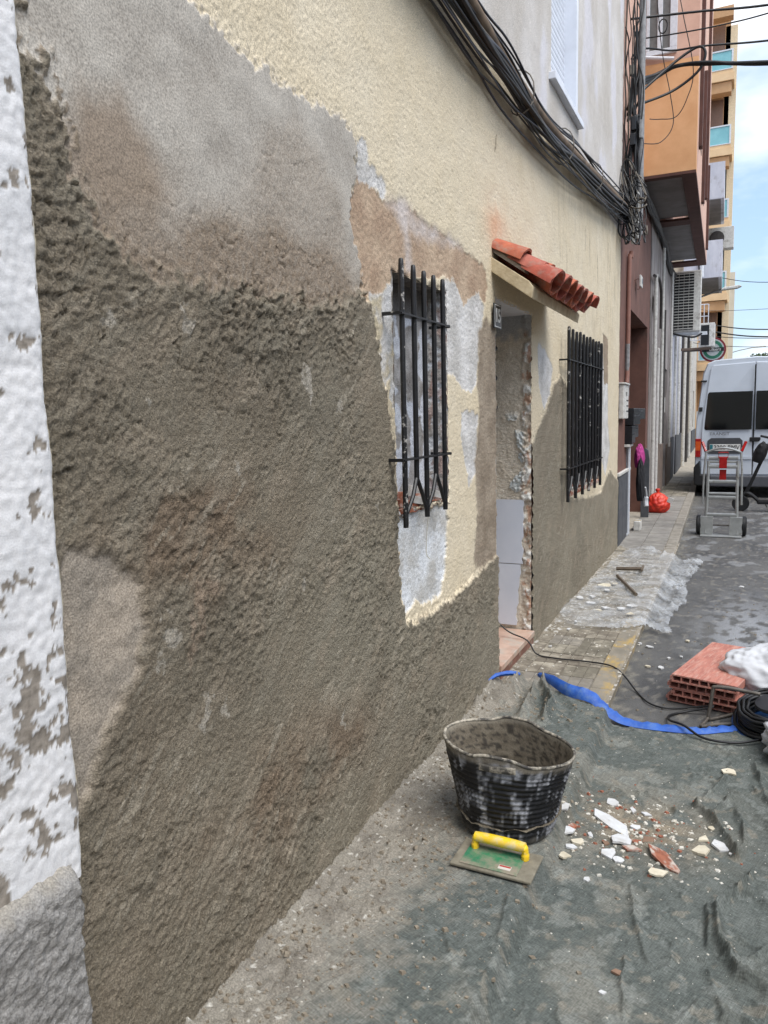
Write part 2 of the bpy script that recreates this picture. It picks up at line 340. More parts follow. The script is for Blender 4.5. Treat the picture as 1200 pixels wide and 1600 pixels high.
SHARDS = [(0.805, 2.822, 0.08, 0.063, 'w'), (0.85, 2.717, 0.039, 0.044, 'w'), (1.008, 2.644, 0.062, 0.049, 'r'), (0.9, 2.679, 0.037, 0.026, 'r'), (0.947, 2.758, 0.032, 0.04, 'b'), (0.827, 2.623, 0.032, 0.033, 'w'), (0.862, 2.595, 0.02, 0.02, 'w'), (1.128, 2.754, 0.036, 0.039, 'y'), (1.192, 2.816, 0.041, 0.036, 'w'), (1.133, 2.854, 0.019, 0.037, 'y'), (0.669, 2.74, 0.029, 0.038, 'r'), (0.66, 2.693, 0.03, 0.027, 'w'), (0.713, 2.65, 0.028, 0.025, 'y'), (0.692, 2.605, 0.021, 0.025, 'w'), (0.68, 2.538, 0.025, 0.025, 'y'), (0.78, 2.989, 0.026, 0.037, 'w'), (0.867, 2.966, 0.018, 0.026, 'w'), (0.989, 2.551, 0.039, 0.023, 'y'), (0.92, 2.951, 0.02, 0.02, 'w'), (0.895, 2.835, 0.022, 0.019, 'w'), (1.213, 3.449, 0.032, 0.026, 'y'), (0.783, 2.428, 0.011, 0.018, 'w'), (1.156, 2.935, 0.012, 0.015, 'y'), (0.939, 2.029, 0.018, 0.018, 'b'), (0.632, 2.769, 0.024, 0.029, 'w'), (0.743, 2.718, 0.014, 0.022, 'w'), (0.809, 2.681, 0.017, 0.018, 'b'), (1.222, 2.777, 0.011, 0.012, 'w'), (0.911, 2.734, 0.018, 0.021, 'r'), (0.91, 1.936, 0.012, 0.007, 'w')]
CHIPS = [(0.191, 6.603, 0.065, 0.129, 'w'), (0.068, 6.09, 0.046, 0.067, 'w'), (0.179, 5.95, 0.045, 0.063, 'w'), (0.485, 5.953, 0.053, 0.083, 'w'), (0.51, 5.718, 0.037, 0.077, 'w'), (0.316, 5.829, 0.039, 0.06, 'w'), (0.428, 5.849, 0.038, 0.06, 'w'), (0.157, 6.168, 0.036, 0.068, 'w'), (0.279, 5.734, 0.033, 0.038, 'w'), (0.233, 6.437, 0.032, 0.049, 'w'), (0.184, 5.354, 0.013, 0.035, 'w'), (0.166, 5.171, 0.013, 0.033, 'w'), (0.734, 4.795, 0.024, 0.026, 'w'), (0.809, 4.799, 0.019, 0.037, 'w'), (0.702, 5.221, 0.026, 0.03, 'w'), (0.841, 5.012, 0.016, 0.027, 'w'), (0.931, 5.449, 0.017, 0.032, 'w'), (0.139, 4.733, 0.016, 0.042, 'w'), (0.634, 5.273, 0.017, 0.031, 'w'), (0.914, 5.068, 0.016, 0.027, 'w'), (0.257, 6.706, 0.033, 0.051, 'w'), (1.268, 7.35, 0.028, 0.055, 'w')]
PLASTIC = [(0.029, 6.242), (0.065, 7.222), (0.099, 8.029), (0.165, 8.531), (0.351, 8.675), (0.547, 8.327), (0.673, 8.355), (0.909, 8.36), (0.86, 7.736), (0.799, 7.131), (0.855, 6.53), (0.785, 6.017), (0.765, 5.691), (0.835, 5.462), (0.688, 5.575), (0.584, 5.327), (0.462, 5.282), (0.2, 5.271), (0.056, 5.307), (0.003, 5.778)]
# ------------------------------------------------------------------ the house being re-rendered (number 15)
M_wall = tint_mat('wall_render', fine=240, fine_amt=.36, bump=1.0, bdist=.019, bscale=150, spec=.2)
M_plinth = tint_mat('rough_plinth', fine=220, fine_amt=.3, bump=1.0, bdist=.013, bscale=120, spec=.2)
M_stucco = tint_mat('white_stucco', fine=300, fine_amt=.08, bump=1.0, bdist=.0035, bscale=260, spec=.2)
WIN1 = (2.675, 3.255, 1.13, 2.055); DOOR = (4.02, 4.80, -.05, 2.13); WIN2 = (5.93, 7.42, .88, 2.08)
Z_TOP = 3.46; WALL_END = 8.64
def axis_lines(a, b, step, marks):
    out = [a]
    while out[-1] < b:
        out.append(out[-1]+step(out[-1]))
    out = np.array(out); out[-1] = b
    for mk in marks:
        out[np.argmin(abs(out-mk))] = mk
    return out
def wall_layers(Y, Z):
    """returns displacement (towards the street), colour rgb + roughness for points of the facade"""
    wy = Y+.016*fbm(Y*16, Z*16, 5, 11, .6); wz = Z+.016*fbm(Y*16, Z*16, 5, 21, .6)
    wy2 = Y+.02*fbm(Y*9, Z*9, 4, 31); wz2 = Z+.02*fbm(Y*9, Z*9, 4, 41)
    big = fbm(Y*1.7, Z*1.7, 3, 51); mid = fbm(Y*7, Z*7, 4, 61); fine = fbm(Y*60, Z*60, 3, 71)
    # textured cream paint: small splashed blobs
    stip = np.clip(fbm(Y*75, Z*75, 3, 81), -1, 1)
    disp = .0017*stip+.002*mid
    col = np.empty(Y.shape+(4,), np.float32)
    cream = np.array(lin(216,204,180)); cream2 = np.array(lin(208,193,164))
    col[..., :3] = cream+(cream2-cream)*np.clip(.45+.35*big+.2*mid, 0, 1)[..., None]
    col[..., 3] = .17
    def paint(mask, c, rough=.12):
        k = np.clip(mask, 0, 1)[..., None]
        c = np.asarray(c, np.float32)
        if c.ndim == 1: c = c[None, None, :]
        col[..., :3] = col[..., :3]*(1-k)+c*k
        col[..., 3] = col[..., 3]*(1-k[..., 0])+rough*k[..., 0]
    def mix(a, b, t):
        return np.array(a)+(np.array(b)-np.array(a))*np.clip(t, 0, 1)[..., None]
    # soot and drips below the cable run
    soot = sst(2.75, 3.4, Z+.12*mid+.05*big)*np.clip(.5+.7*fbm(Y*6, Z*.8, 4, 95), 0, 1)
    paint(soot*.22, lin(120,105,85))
    drip = np.clip(fbm(Y*30, Z*1.6, 3, 96)-.42, 0, 1)*3*sst(5.0, 6.2, Y)*sst(1.9, 2.5, Z)
    paint(drip*.35, lin(110,98,82))
    # orange bloom above the canopy
    bloom = np.exp(-(((Y-4.02)/.17)**2+((Z-2.50)/.12)**2))
    paint(bloom*.5*np.clip(.8+.6*mid, 0, 1), lin(205,130,85))
    # scratches in the cream
    for (y0, z0, hgt) in ((4.02, 2.92, .1), (6.6, 2.95, .2), (7.2, 2.8, .25), (7.8, 3.0, .3), (2.2, 2.9, .05)):
        paint((np.abs(Y-y0+.02*gn(Z*20, Z*3, 5)) < .009)*(np.abs(Z-z0) < hgt/2)*.6, lin(105,92,75))
    # bare plaster patches, cut back behind the paint
    def patch(name, cut, c, c2, rough=.22, soft=.006, rag=1):
        nonlocal disp
        s = poly_sd(wy if rag else wy2, wz if rag else wz2, WP[name])
        k = sst(-soft, soft, s)
        nonpatch = -cut+.0018*fine+.0022*mid
        disp = disp*(1-k)+nonpatch*k
        paint(k, mix(c, c2, .5+.8*mid+.25*fine), rough)
        return s
    white = lin(214,212,209); white2 = lin(186,183,178)
    patch('tan', .004, lin(188,166,142), lin(166,142,120))
    patch('lilac', .004, lin(200,190,184), lin(180,164,150), soft=.03, rag=0)
    for nme in ('white_top', 'white_a', 'white_f', 'white_g', 'white_k', 'white_l'):
        patch(nme, .003, white, white2)
    k = poly_sd(wy, wz, WP['white_a']); paint(sst(0, .02, k)*np.clip(mid*1.6+.1, 0, .8), lin(186,172,140))
    patch('white_i', .010, lin(220,223,226), lin(184,182,177), soft=.004)
    patch('tan_l', .003, lin(160,142,122), lin(140,126,108))
    patch('grey_h', .001, lin(158,145,128), lin(134,121,105), soft=.02)
    # ---- trowelled coat still drying (upper left)
    s = poly_sd(wy+.02*gn(Y*45, Z*45, 17)+.012*gn(Y*14, Z*14, 18), wz+.02*gn(Y*45, Z*45, 19), WP['trowel'])
    softk = sst(2.32, 2.1, Z)*sst(2.36, 2.2, Y)+sst(1.2, 1.1, Y); softk = np.clip(softk, 0, 1)
    sN = s+softk*.03*fbm(Y*24, Z*24, 4, 22)
    kt = sst(-.004-.006*softk, .012+.010*softk, sN)
    r0 = np.sqrt((Y-1.62)**2+(Z-1.95)**2); r1 = np.sqrt((Y-1.25)**2+(Z-1.85)**2)
    arcs = np.sin((r0+.01*mid)*520+3*gn(Y*22, Z*22, 8))*np.clip(fbm(Y*9, Z*9, 2, 9)+.1, 0, 1)*1.6+np.sin((r1+.012*gn(Y*6, Z*6, 7))*450+3*gn(Y*22, Z*22, 10))*np.clip(fbm(Y*9, Z*9, 2, 12)+.1, 0, 1)*1.6
    d1 = sst(-.06, .05, poly_sd(wy2, wz2, WP['damp1'], .2)); d2 = sst(-.07, .06, poly_sd(wy2, wz2, WP['damp2'], .2))
    rghz = np.clip(sst(2.12, 1.86, Z+.09*gn(Y*5, Z*5, 23))+d2*.5, 0, 1)
    pit = worley(Y*42, Z*42, 24)
    pits = -np.clip(.22-pit, 0, 1)*4*(.25+.75*rghz)
    crack_d = ridged(Y*7+.4*mid, Z*7, 1, 25); crack = sst(.975, .995, crack_d)*rghz
    td = .007+.0003*arcs*(1-rghz)+.0022*mid+rghz*(.0022*fbm(Y*38, Z*38, 4, 27))+.003*pits-.006*crack
    tcol = mix(lin(162,155,145), lin(184,178,168), .5+.55*big+.5*mid+.1*arcs)
    tcol = tcol+(np.array(lin(143,128,112))-tcol)*np.clip(d1*.9, 0, 1)[..., None]
    tcol = tcol+(np.array(lin(146,130,112))-tcol)*np.clip(rghz*.85+.2*fine*rghz, 0, 1)[..., None]
    near = softk*sst(-.09, -.05, s); ktb = np.maximum(kt, near)
    disp = disp*(1-ktb)+td*ktb; paint(ktb, tcol, .1+.5*rghz)
    edge = np.exp(-(s/.02)**2)*np.clip(.5+stip, 0, 1)*(s < 0)*sst(2.2, 2.35, Z)
    paint(edge*.8, lin(150,143,134)); disp = disp+.003*edge
    # ---- coarse wet mortar
    ws = poly_sd(wy+.012*gn(Y*30, Z*30, 18), wz+.012*gn(Y*30, Z*30, 20), WP['mortar_main'], .25)+.035*sst(-.05, .0, s)*(1-sst(.03, .06, s))
    sk = poly_sd(wy, wz, WP['mortar_k'], .2)
    km = np.maximum(sst(-.006, .01, ws), sst(-.02, .02, sk)); km = km*(1-near)+near*(1-kt)
    q = Y*.82+Z*.57; p = -Y*.57+Z*.82                         # throw direction of the trowel
    warp = .5*fbm(Y*5, Z*5, 3, 35)
    slabs = ridged(q*6+warp, p*14+warp, 3, 37)                 # overlapping thrown strokes
    lump = fbm(Y*22, Z*22, 4, 39, .55)
    gran = .5-worley(Y*95+1.2*lump, Z*95, 43); gran2 = .5-worley(Y*46+lump, Z*46+slabs, 45)
    rough_k = .55+.45*np.clip(.5+1.3*fbm(Y*2.3, Z*2.3, 3, 47), 0, 1)+.25*sst(.9, .2, Z)-.3*sst(4.5, 4.9, Y)
    tear = np.clip(fbm(q*18+warp, p*46, 3, 49)-.15, 0, 1)
    zone = np.clip(.5+1.5*fbm(Y*1.9+2, Z*2.3, 3, 48), 0, 1)                      # torn areas against swept ones
    rough_k = (.30+.75*zone+.2*sst(.8, .2, Z))*(1-.5*sst(4.5, 4.9, Y))
    crest = ridged(q*26+1.3*warp+.4*lump, p*40+1.3*warp, 3, 44, .6)-.6             # torn crests, 2 cm
    crest2 = fbm(Y*78+.8*lump, Z*86, 3, 46, .6)                                    # crumbs, under 1 cm
    sweep = ridged(q*1.6+.5*warp, p*11+warp*.8, 2, 50, .5)                          # long trowel strokes
    splat = np.clip(.55-worley(Y*9+.5*warp, Z*9+.5*warp, 58), 0, 1)*sst(.1,.5,fbm(Y*2.2, Z*2.2, 2, 60)+.2)
    md = .011+.004*big+.0016*(slabs-1.0)*rough_k+.003*lump*rough_k+.0016*crest*rough_k+.0022*(ridged(Y*30+.5*lump+warp, Z*33+warp, 3, 69, .6)-.6)*rough_k+.0030*crest2*(.5+.5*rough_k)+.0014*gran+.0016*gran2*rough_k+.0035*tear*rough_k+.0008*np.clip(sweep-.9,0,1)*2+.010*splat*rough_k
    torn = sst(1.55,1.8,Z)*sst(2.45,2.25,Y); md = md+torn*(.006*np.clip(ridged(Y*9+warp, Z*30+1.4*warp, 2, 68, .5)-.75, 0, 1)+.003*crest)
    md = md-.007*sst(.955, .99, ridged(Y*4.2+.5*mid, Z*4.2, 1, 53))*sst(1.1, 1.8, Z)*sst(2.5, 2.3, Y)
    pal = sst(-.012, .022, poly_sd(wy, wz, WP['pale_left'], .2))
    md = md*(1-pal)+pal*(.006+.003*mid+.0022*lump)
    md = md+.006*np.exp(-(poly_sd(wy2, wz2, WP['pale_left'], .2)/.03)**2)*(1-pal)
    tone = .5+.35*fbm(Y*2.1+3, Z*2.1, 4, 57)+.12*lump+.4*sst(1.6,2.3,Y)*sst(1.35,1.0,Z)
    mcol = mix(lin(146,134,116), lin(150,142,125), tone)                   # brown to olive grey
    red = np.exp(-(((Y-1.45)/.28)**2+((Z-1.22)/.14)**2))+np.exp(-(((Y-1.9)/.5)**2+((Z-.42)/.16)**2))*.6
    mcol = mcol+(np.array(lin(142,117,95))-mcol)*np.clip(red*(.7+.8*fbm(Y*6, Z*6, 3, 59)), 0, .5)[..., None]
    brownhi = sst(1.05, 1.45, Z+.1*mid)*sst(2.6, 2.3, Y)
    mcol = mcol*(1-.10*brownhi[..., None])
    smear = sst(.18, .55, fbm(q*2.6+warp, p*13+warp, 4, 62)+.25*fbm(Y*3, Z*3, 2, 64)+.1*crest2)
    mcol = mcol+(np.array(lin(176,168,151))-mcol)*np.clip(smear*.22, 0, 1)[..., None]
    scr = sst(.42, .6, fbm(q*7+warp, p*30+warp, 4, 70, .6))*sst(.0,.4,fbm(Y*2.7, Z*2.7, 2, 71)+.1)
    mcol = mcol+(np.array(lin(186,176,158))-mcol)*np.clip(scr*.55, 0, 1)[..., None]
    damp = sst(.15, .6, fbm(Y*1.5+7, Z*1.7+1, 4, 66))
    mcol = mcol*(1-.12*damp[..., None])
    drymask = np.clip(fbm(q*5, p*9, 4, 63)-.25+.3*crest, 0, 1)*1.0
    mcol = mcol+(np.array(lin(168,155,136))-mcol)*np.clip(drymask, 0, .55)[..., None]
    mcol = mcol+(mix(lin(172,160,145), lin(150,141,129), .5+mid)-mcol)*pal[..., None]
    stk = sst(-.008, .015, poly_sd(wy, wz, WP['pale_streak']))*np.clip(.6+lump, 0, 1)
    mcol = mcol+(np.array(lin(172,152,132))-mcol)*np.clip(stk, 0, .85)[..., None]
    flk = sst(-.003, .004, poly_sd(wy, wz, WP['nick']))
    spots = ((2.0,1.62,.03),(1.45,1.745,.016),(1.47,1.73,.012),(1.62,1.38,.010),(1.47,.81,.012),(2.52,1.9,.02),(1.93,1.0,.012),(1.2,1.72,.012),(1.53,.76,.012),(1.4,.60,.012),(2.15,.5,.016),(1.33,1.0,.03),(1.29,.98,.02),(2.2,1.55,.012),(1.75,1.1,.012),(1.3,1.55,.01),(2.45,1.2,.012))
    for (sy, sz, rr) in spots:
        d = np.sqrt(((wy-sy)/rr)**2+((wz-sz)/(rr*1.5))**2)+.9*np.clip(lump, -1, 1)
        flk = np.maximum(flk, sst(1., .7, d))
    mcol = mcol+(np.array(lin(190,182,168))-mcol)*np.clip(flk, 0, .85)[..., None]
    disp = disp*(1-km)+md*km; paint(km, mcol, (.86+.06*zone)*(1-.5*pal))
    lip = np.exp(-((ws)/.012)**2)*(Z < 1.95)*(Y > 2.3); disp = disp+.006*lip*np.clip(.6+lump, 0, 1)
    lipz = np.exp(-((s+.004)/.006)**2)*sst(2.0,1.95,Z)*sst(.0,.35,fbm(Y*5, Z*2, 3, 26)+.05)*(Y > 1.3); disp = disp-.016*lipz
    # splashes of wet mortar beside the fresh edges
    spl = sst(.25, .32, fbm(Y*55, Z*55, 3, 67))*np.exp(-np.clip(-np.maximum(ws, sk), 0, 1)/.03)*(1-km)
    paint(spl*.9, lin(128,115,98)); disp = disp+.003*spl
    # upper storey band
    up = sst(-.02, .02, Z-3.40-.012*mid)
    paint(up, mix(lin(206,200,194), lin(190,184,176), .5+.7*mid+.4*big))
    return disp, col
house = empty('house', (0, 1.03, 0))
tag(house, 'low cream house with grey wet mortar on its wall and number 15 at the door', 'house')
def under(o, par):
    """parent o under an Empty that was itself placed in world coordinates"""
    o.parent = par; o.matrix_parent_inverse = Matrix.Translation(par.location).inverted(); return o
ys = axis_lines(1.0, WALL_END, lambda y: min(.012, max(.0032, .0033*(1.44+y*y)/5.0)), (WIN1[0], WIN1[1], DOOR[0], DOOR[1], WIN2[0], WIN2[1]))
zs = axis_lines(-.12, Z_TOP, lambda z: .0050, (WIN1[2], WIN1[3], DOOR[3], WIN2[2], WIN2[3]))
Yg, Zg = np.meshgrid(ys, zs, indexing='ij'); Yg = Yg.astype(np.float32); Zg = Zg.astype(np.float32)
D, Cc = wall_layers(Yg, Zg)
yc = (ys[1:]+ys[:-1])/2; zc = (zs[1:]+zs[:-1])/2; YC, ZC = np.meshgrid(yc, zc, indexing='ij')
keep = np.ones(YC.shape, bool)
for (a, b, c, d) in (WIN1, DOOR, WIN2):
    keep &= ~((YC > a) & (YC < b) & (ZC > c) & (ZC < d))
Pw = np.stack([D, Yg+.004*gn(Yg*35, Zg*35, 3), Zg+.004*gn(Yg*35, Zg*35, 4)], -1)
# pull the arrises of the openings in a little so that they read as broken edges
for (a, b, c, d) in (WIN1, DOOR, WIN2):
    dd = np.maximum(np.maximum(a-Yg, Yg-b), np.maximum(c-Zg, Zg-d))
    Pw[..., 0] -= .012*np.exp(-(np.clip(dd, 0, 1)/.01)**2)*(dd > -.002)*np.clip(.6+gn(Yg*25, Zg*25, 6), 0, 1.4)
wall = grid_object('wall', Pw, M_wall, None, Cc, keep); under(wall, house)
wall['label'] = 'facade with wet grey mortar below and cream textured paint above'
# ------------------------------------------------------------------ openings of the house
def tint_grid(name, fn, n, m, parent, mat=M_wall, par_under=True, label=None):
    """fn(u,v) -> points (.., 3) and colours (.., 4); u, v in 0..1"""
    u, v = np.meshgrid(np.linspace(0,1,n), np.linspace(0,1,m), indexing='ij')
    P, c = fn(u.astype(np.float32), v.astype(np.float32))
    o = grid_object(name, P, mat, None, c)
    if parent is not None: under(o, parent)
    if label: o['label'] = label
    return o
def rgba(c1, c2, t, grain=.3):
    t = np.clip(t, 0, 1)[..., None]; c = np.array(c1)+(np.array(c2)-np.array(c1))*t
    return np.concatenate([c, np.full(t.shape, grain)], -1)
def blend(c, k, c2):
    k = np.clip(k, 0, 1)[..., None]; c[..., :3] = c[..., :3]*(1-k)+np.array(c2)*k; return c
GREY_A, GREY_B = lin(150,146,140), lin(116,110,102)
def jamb(y, x0, x1, z0, z1, seed, c1, c2, white=0., brick=0., notch=0.):
    def fn(u, v):
        X = x0+(x1-x0)*u; Z = z0+(z1-z0)*v
        n1 = fbm(X*14+seed, Z*14, 4, seed); n2 = fbm(X*60, Z*60, 2, seed+3)
        dy = .006*n1+.002*n2
        if notch:
            ang = Z*.25*np.sin(Z*5+seed)+X*.2
            dy = dy+notch*np.sin((Z+.25*X*np.sin(Z*4)+.02*n1)*420)
        c = rgba(c1, c2, .5+.7*n1, .35)
        if white: c = blend(c, sst(.0, .12, n1-.35+white*.35+.1*n2), lin(205,207,210))
        if brick: c = blend(c, sst(.2, .3, fbm(X*20+5, Z*9, 3, seed+9))*brick, lin(150,92,70))
        return np.stack([X, np.full_like(X, y)+dy, Z], -1), c
    return fn
a, b, c_, d_ = WIN1
w1 = empty('window', (0, a, c_)); under(w1, house)
tint_grid('reveal', jamb(b+.004, -.26, -.004, c_-.02, d_+.02, 3, lin(186,182,178), lin(150,142,134), .8, .4, .0012), 60, 190, w1)
tint_grid('reveal', jamb(a-.004, -.26, -.004, c_-.02, d_+.02, 5, GREY_A, GREY_B, .3, .3), 20, 60, w1)
def soff(u, v):
    X = -.26+.256*u; Y = a-.01+(b-a+.02)*v; n1 = fbm(X*14, Y*14, 3, 8)
    return np.stack([X, Y, np.full_like(X, d_+.004)+.006*n1], -1), rgba(lin(130,124,116), lin(96,90,84), .5+n1)
tint_grid('lintel', soff, 30, 60, w1)
def sill(u, v):
    X = -.26+.262*u; Y = a-.01+(b-a+.02)*v; n1 = fbm(X*14, Y*14, 4, 18)
    return np.stack([X, Y, np.full_like(X, c_-.012)+.016*n1], -1), blend(rgba(lin(158,148,138), lin(120,104,92), .5+n1, .6), sst(.1, .2, fbm(X*12, Y*12, 2, 28)), lin(146,88,66))
tint_grid('sill', sill, 50, 110, w1)
def backp(u, v):
    Y = a-.02+(b-a+.04)*u; Z = c_-.02+(d_-c_+.04)*v; n1 = fbm(Y*9, Z*9, 4, 38)
    nt_ = np.sin((Z*.8+Y*.6+.03*n1)*300)*sst(-.1, .2, fbm(Y*5, Z*5, 2, 39))
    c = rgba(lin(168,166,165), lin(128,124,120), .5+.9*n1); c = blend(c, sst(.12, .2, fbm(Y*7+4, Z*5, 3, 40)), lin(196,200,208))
    c = blend(c, (Z > 1.93)*1., lin(112,108,104))  # shade under the lintel, painted as a darker top band
    return np.stack([np.full_like(Y, -.12)+.005*n1+.0015*nt_+.02*(Y-a), Y, Z], -1), c
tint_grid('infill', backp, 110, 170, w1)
M_brk = pm('broken_brick', lin(158,98,74), lin(128,78,60), scale=30, rough=.9, bump=.5, bscale=120, dirt=lin(186,178,168), dscale=14, dlo=.48, dhi=.6)
M_plast = pm('plaster_shard', lin(205,205,203), lin(176,170,162), scale=30, rough=.9, bump=.4, bscale=150)
M_iron = pm('black_iron', lin(14,14,16), lin(24,24,26), scale=40, rough=.45, bump=.15, bscale=200, dirt=lin(150,146,138), dscale=30, dlo=.66, dhi=.72, spec=.5)
M_iron_splash = pm('splashed_iron', lin(14,14,16), lin(24,24,26), scale=40, rough=.5, bump=.3, bscale=120, dirt=lin(176,172,166), dscale=26, dlo=.58, dhi=.64)
# broken brick and plaster lumps left on the cut-back sill
def shard_mesh(rx, ry, t, seed, n=7):
    rnd = random.Random(seed); mb = MB(); k = rnd.randint(4, n)
    ang = sorted(rnd.uniform(0, 2*math.pi) for _ in range(k)); ang = [2*math.pi*(i+.5*rnd.uniform(-.6,.6))/k for i in range(k)]
    o = [(math.cos(w)*rx*rnd.uniform(.6,1.25), math.sin(w)*ry*rnd.uniform(.6,1.25)) for w in ang]
    o2 = [(x*.985, y*.985) for x, y in o]; tx, ty = rnd.uniform(-.3,.3)/rx, rnd.uniform(-.3,.3)/ry
    v = [(x,y,rnd.uniform(0,.15)*t) for x, y in o]+[(x,y,t*(.93+x*tx*.4+y*ty*.4)) for x, y in o]+[(x,y,t*(1+x*tx*.4+y*ty*.4)) for x, y in o2]
    f = [tuple(range(k))[::-1], tuple(range(2*k,3*k))]
    for r_ in (0,1): f += [(r_*k+i, r_*k+(i+1)%k, (r_+1)*k+(i+1)%k, (r_+1)*k+i) for i in range(k)]
    return mb.add(v, f)
for i, (x, y, z, rx, ry, rz, t, mm) in enumerate(((-.06,2.80,1.135,.06,.07,.3,.03,M_brk),(-.03,2.93,1.14,.05,.05,1.,.03,M_plast),(-.05,3.05,1.14,.07,.06,.5,.025,M_brk),(-.02,3.12,1.15,.05,.04,.1,.03,M_plast),(-.13,2.9,1.14,.06,.08,.8,.05,M_brk),(-.14,3.1,1.14,.07,.07,2.,.06,M_plast),(-.02,2.74,1.12,.04,.05,2.,.02,M_brk))):
    o = shard_mesh(rx, ry, t, 40+i).build('rubble_piece', mm, None); o.location = (x,y,z); o.rotation_euler = (.15*(i%3-1),.2*(i%2),rz); under(o, w1)
# a bent grey sheet leaning in the corner of the opening
o = MB().add([(-.03,2.69,1.12),(-.09,2.76,1.12),(-.03,2.69,1.3),(-.06,2.74,1.3),(-.035,2.688,1.12),(-.095,2.758,1.12),(-.035,2.688,1.3),(-.065,2.738,1.3)], [(0,1,3,2),(4,6,7,5),(0,4,5,1),(2,3,7,6),(0,2,6,4),(1,5,7,3)]).build('sheet_scrap', pm('grey_sheet', lin(150,156,164), rough=.5), None); under(o, w1)
o = MB().tube(catmull([(.02,2.87,1.15),(.035,2.9,1.12),(.02,2.92,1.02),(.012,2.93,.93),(.02,2.95,.90)]), .0022, 6).build('loose_string', pm('white_string', lin(220,216,204)), None); under(o, w1)

def window_grille(nm, ybars, z0s, z1s, rails, x, fork_z, r, parent, y_ext):
    g = empty(nm, (x, ybars[0], min(z0s))); under(g, parent)
    for i, y in enumerate(ybars):
        fork = i % 2 == 1
        zb = fork_z if fork else z0s[i]
        mb = MB().tube([(x,y,zb),(x,y,z1s[i]-.03),(x,y,z1s[i]-.004),(x,y,z1s[i])], [r,r,r*.85,r*.5], 10)
        o = mb.build('bar', M_iron_splash if (i in (0,) or (len(ybars) > 6 and i % 3 == 0)) else M_iron, None, smooth=True); under(o, g)
        if fork:
            for s_ in (-1, 1):
                j = i+s_
                if 0 <= j < len(ybars):
                    yb = y+(ybars[j]-y)*.86
                    o = MB().tube([(x,y+.004*s_,fork_z+.01),(x+.004,(y+yb)/2,fork_z-.055),(x,yb,fork_z-.115)], [r*.8,r*.8,r*.7], 8).build('fork_arm', M_iron, None, smooth=True); under(o, g)
    for z, dz in rails:
        o = MB().prism([(x-.014,z-.0035),(x+.016,z-.0035),(x+.016,z+.0035),(x-.014,z+.0035)], 'y', y_ext[0], y_ext[1]).build('rail', M_iron, None); under(o, g)
        for yy in y_ext:
            o = MB().box(-.02, x+.012, yy-.008, yy+.008, z-.006, z+.006).build('wall_anchor', M_iron_splash, None); under(o, g)
    return g
window_grille('window_grille', [2.61,2.725,2.83,2.935,3.04], [1.085,0,1.10,0,1.105], [2.085,2.08,2.075,2.075,2.075], [(1.885,0),(1.345,0)], .06, 1.255, .0105, house, (2.575,3.085))

# second window: deep dark opening, frame behind the bars
a2, b2, c2, d2 = WIN2
w2 = empty('window', (0, a2, c2)); under(w2, house)
tint_grid('reveal', jamb(b2+.004, -.2, -.004, c2-.02, d2+.02, 13, GREY_A, GREY_B, .5, .3), 30, 120, w2)
tint_grid('reveal', jamb(a2-.004, -.2, -.004, c2-.02, d2+.02, 15, GREY_A, GREY_B, .3), 20, 60, w2)
o = MB().box(-.2,-.004,a2-.01,b2+.01,d2+.002,d2+.03).build('lintel', pm('lintel_plaster', GREY_A, GREY_B), None); under(o, w2)
o = MB().box(-.2,.004,a2-.01,b2+.01,c2-.03,c2-.002).build('sill', M_brk, None, bevel=.004); under(o, w2)
M_wfr = pm('window_frame_dark', lin(58,58,60), rough=.5); M_glass_dk = pm('dark_glass', lin(22,25,28), lin(30,33,36), scale=4, rough=.08, spec=.6)
for (y0,y1,z0,z1) in ((a2,b2,c2,c2+.05),(a2,b2,d2-.05,d2),(a2,a2+.05,c2+.05,d2-.05),(b2-.05,b2,c2+.05,d2-.05),((a2+b2)/2-.03,(a2+b2)/2+.03,c2+.05,d2-.05)):
    o = MB().box(-.19,-.14,y0,y1,z0,z1).build('frame', M_wfr, None, bevel=.004); under(o, w2)
for (y0,y1) in ((a2+.05,(a2+b2)/2-.03),((a2+b2)/2+.03,b2-.05)):
    o = MB().box(-.175,-.165,y0,y1,c2+.05,d2-.05).build('pane', M_glass_dk, None); under(o, w2)
for i in range(5):
    o = shard_mesh(.06,.05,.03,70+i).build('rubble_piece', M_plast if i%2 else M_brk, None); o.location = (-.04-.02*(i%2), a2+.12+.25*i, c2-.01); under(o, w2)
yb = [5.65+.145*i for i in range(11)]
window_grille('window_grille', yb, [.85]*11, [2.14-.006*(i%3) for i in range(11)], [(1.90,0),(1.10,0)], .06, 1.02, .0125, house, (5.60,7.14))

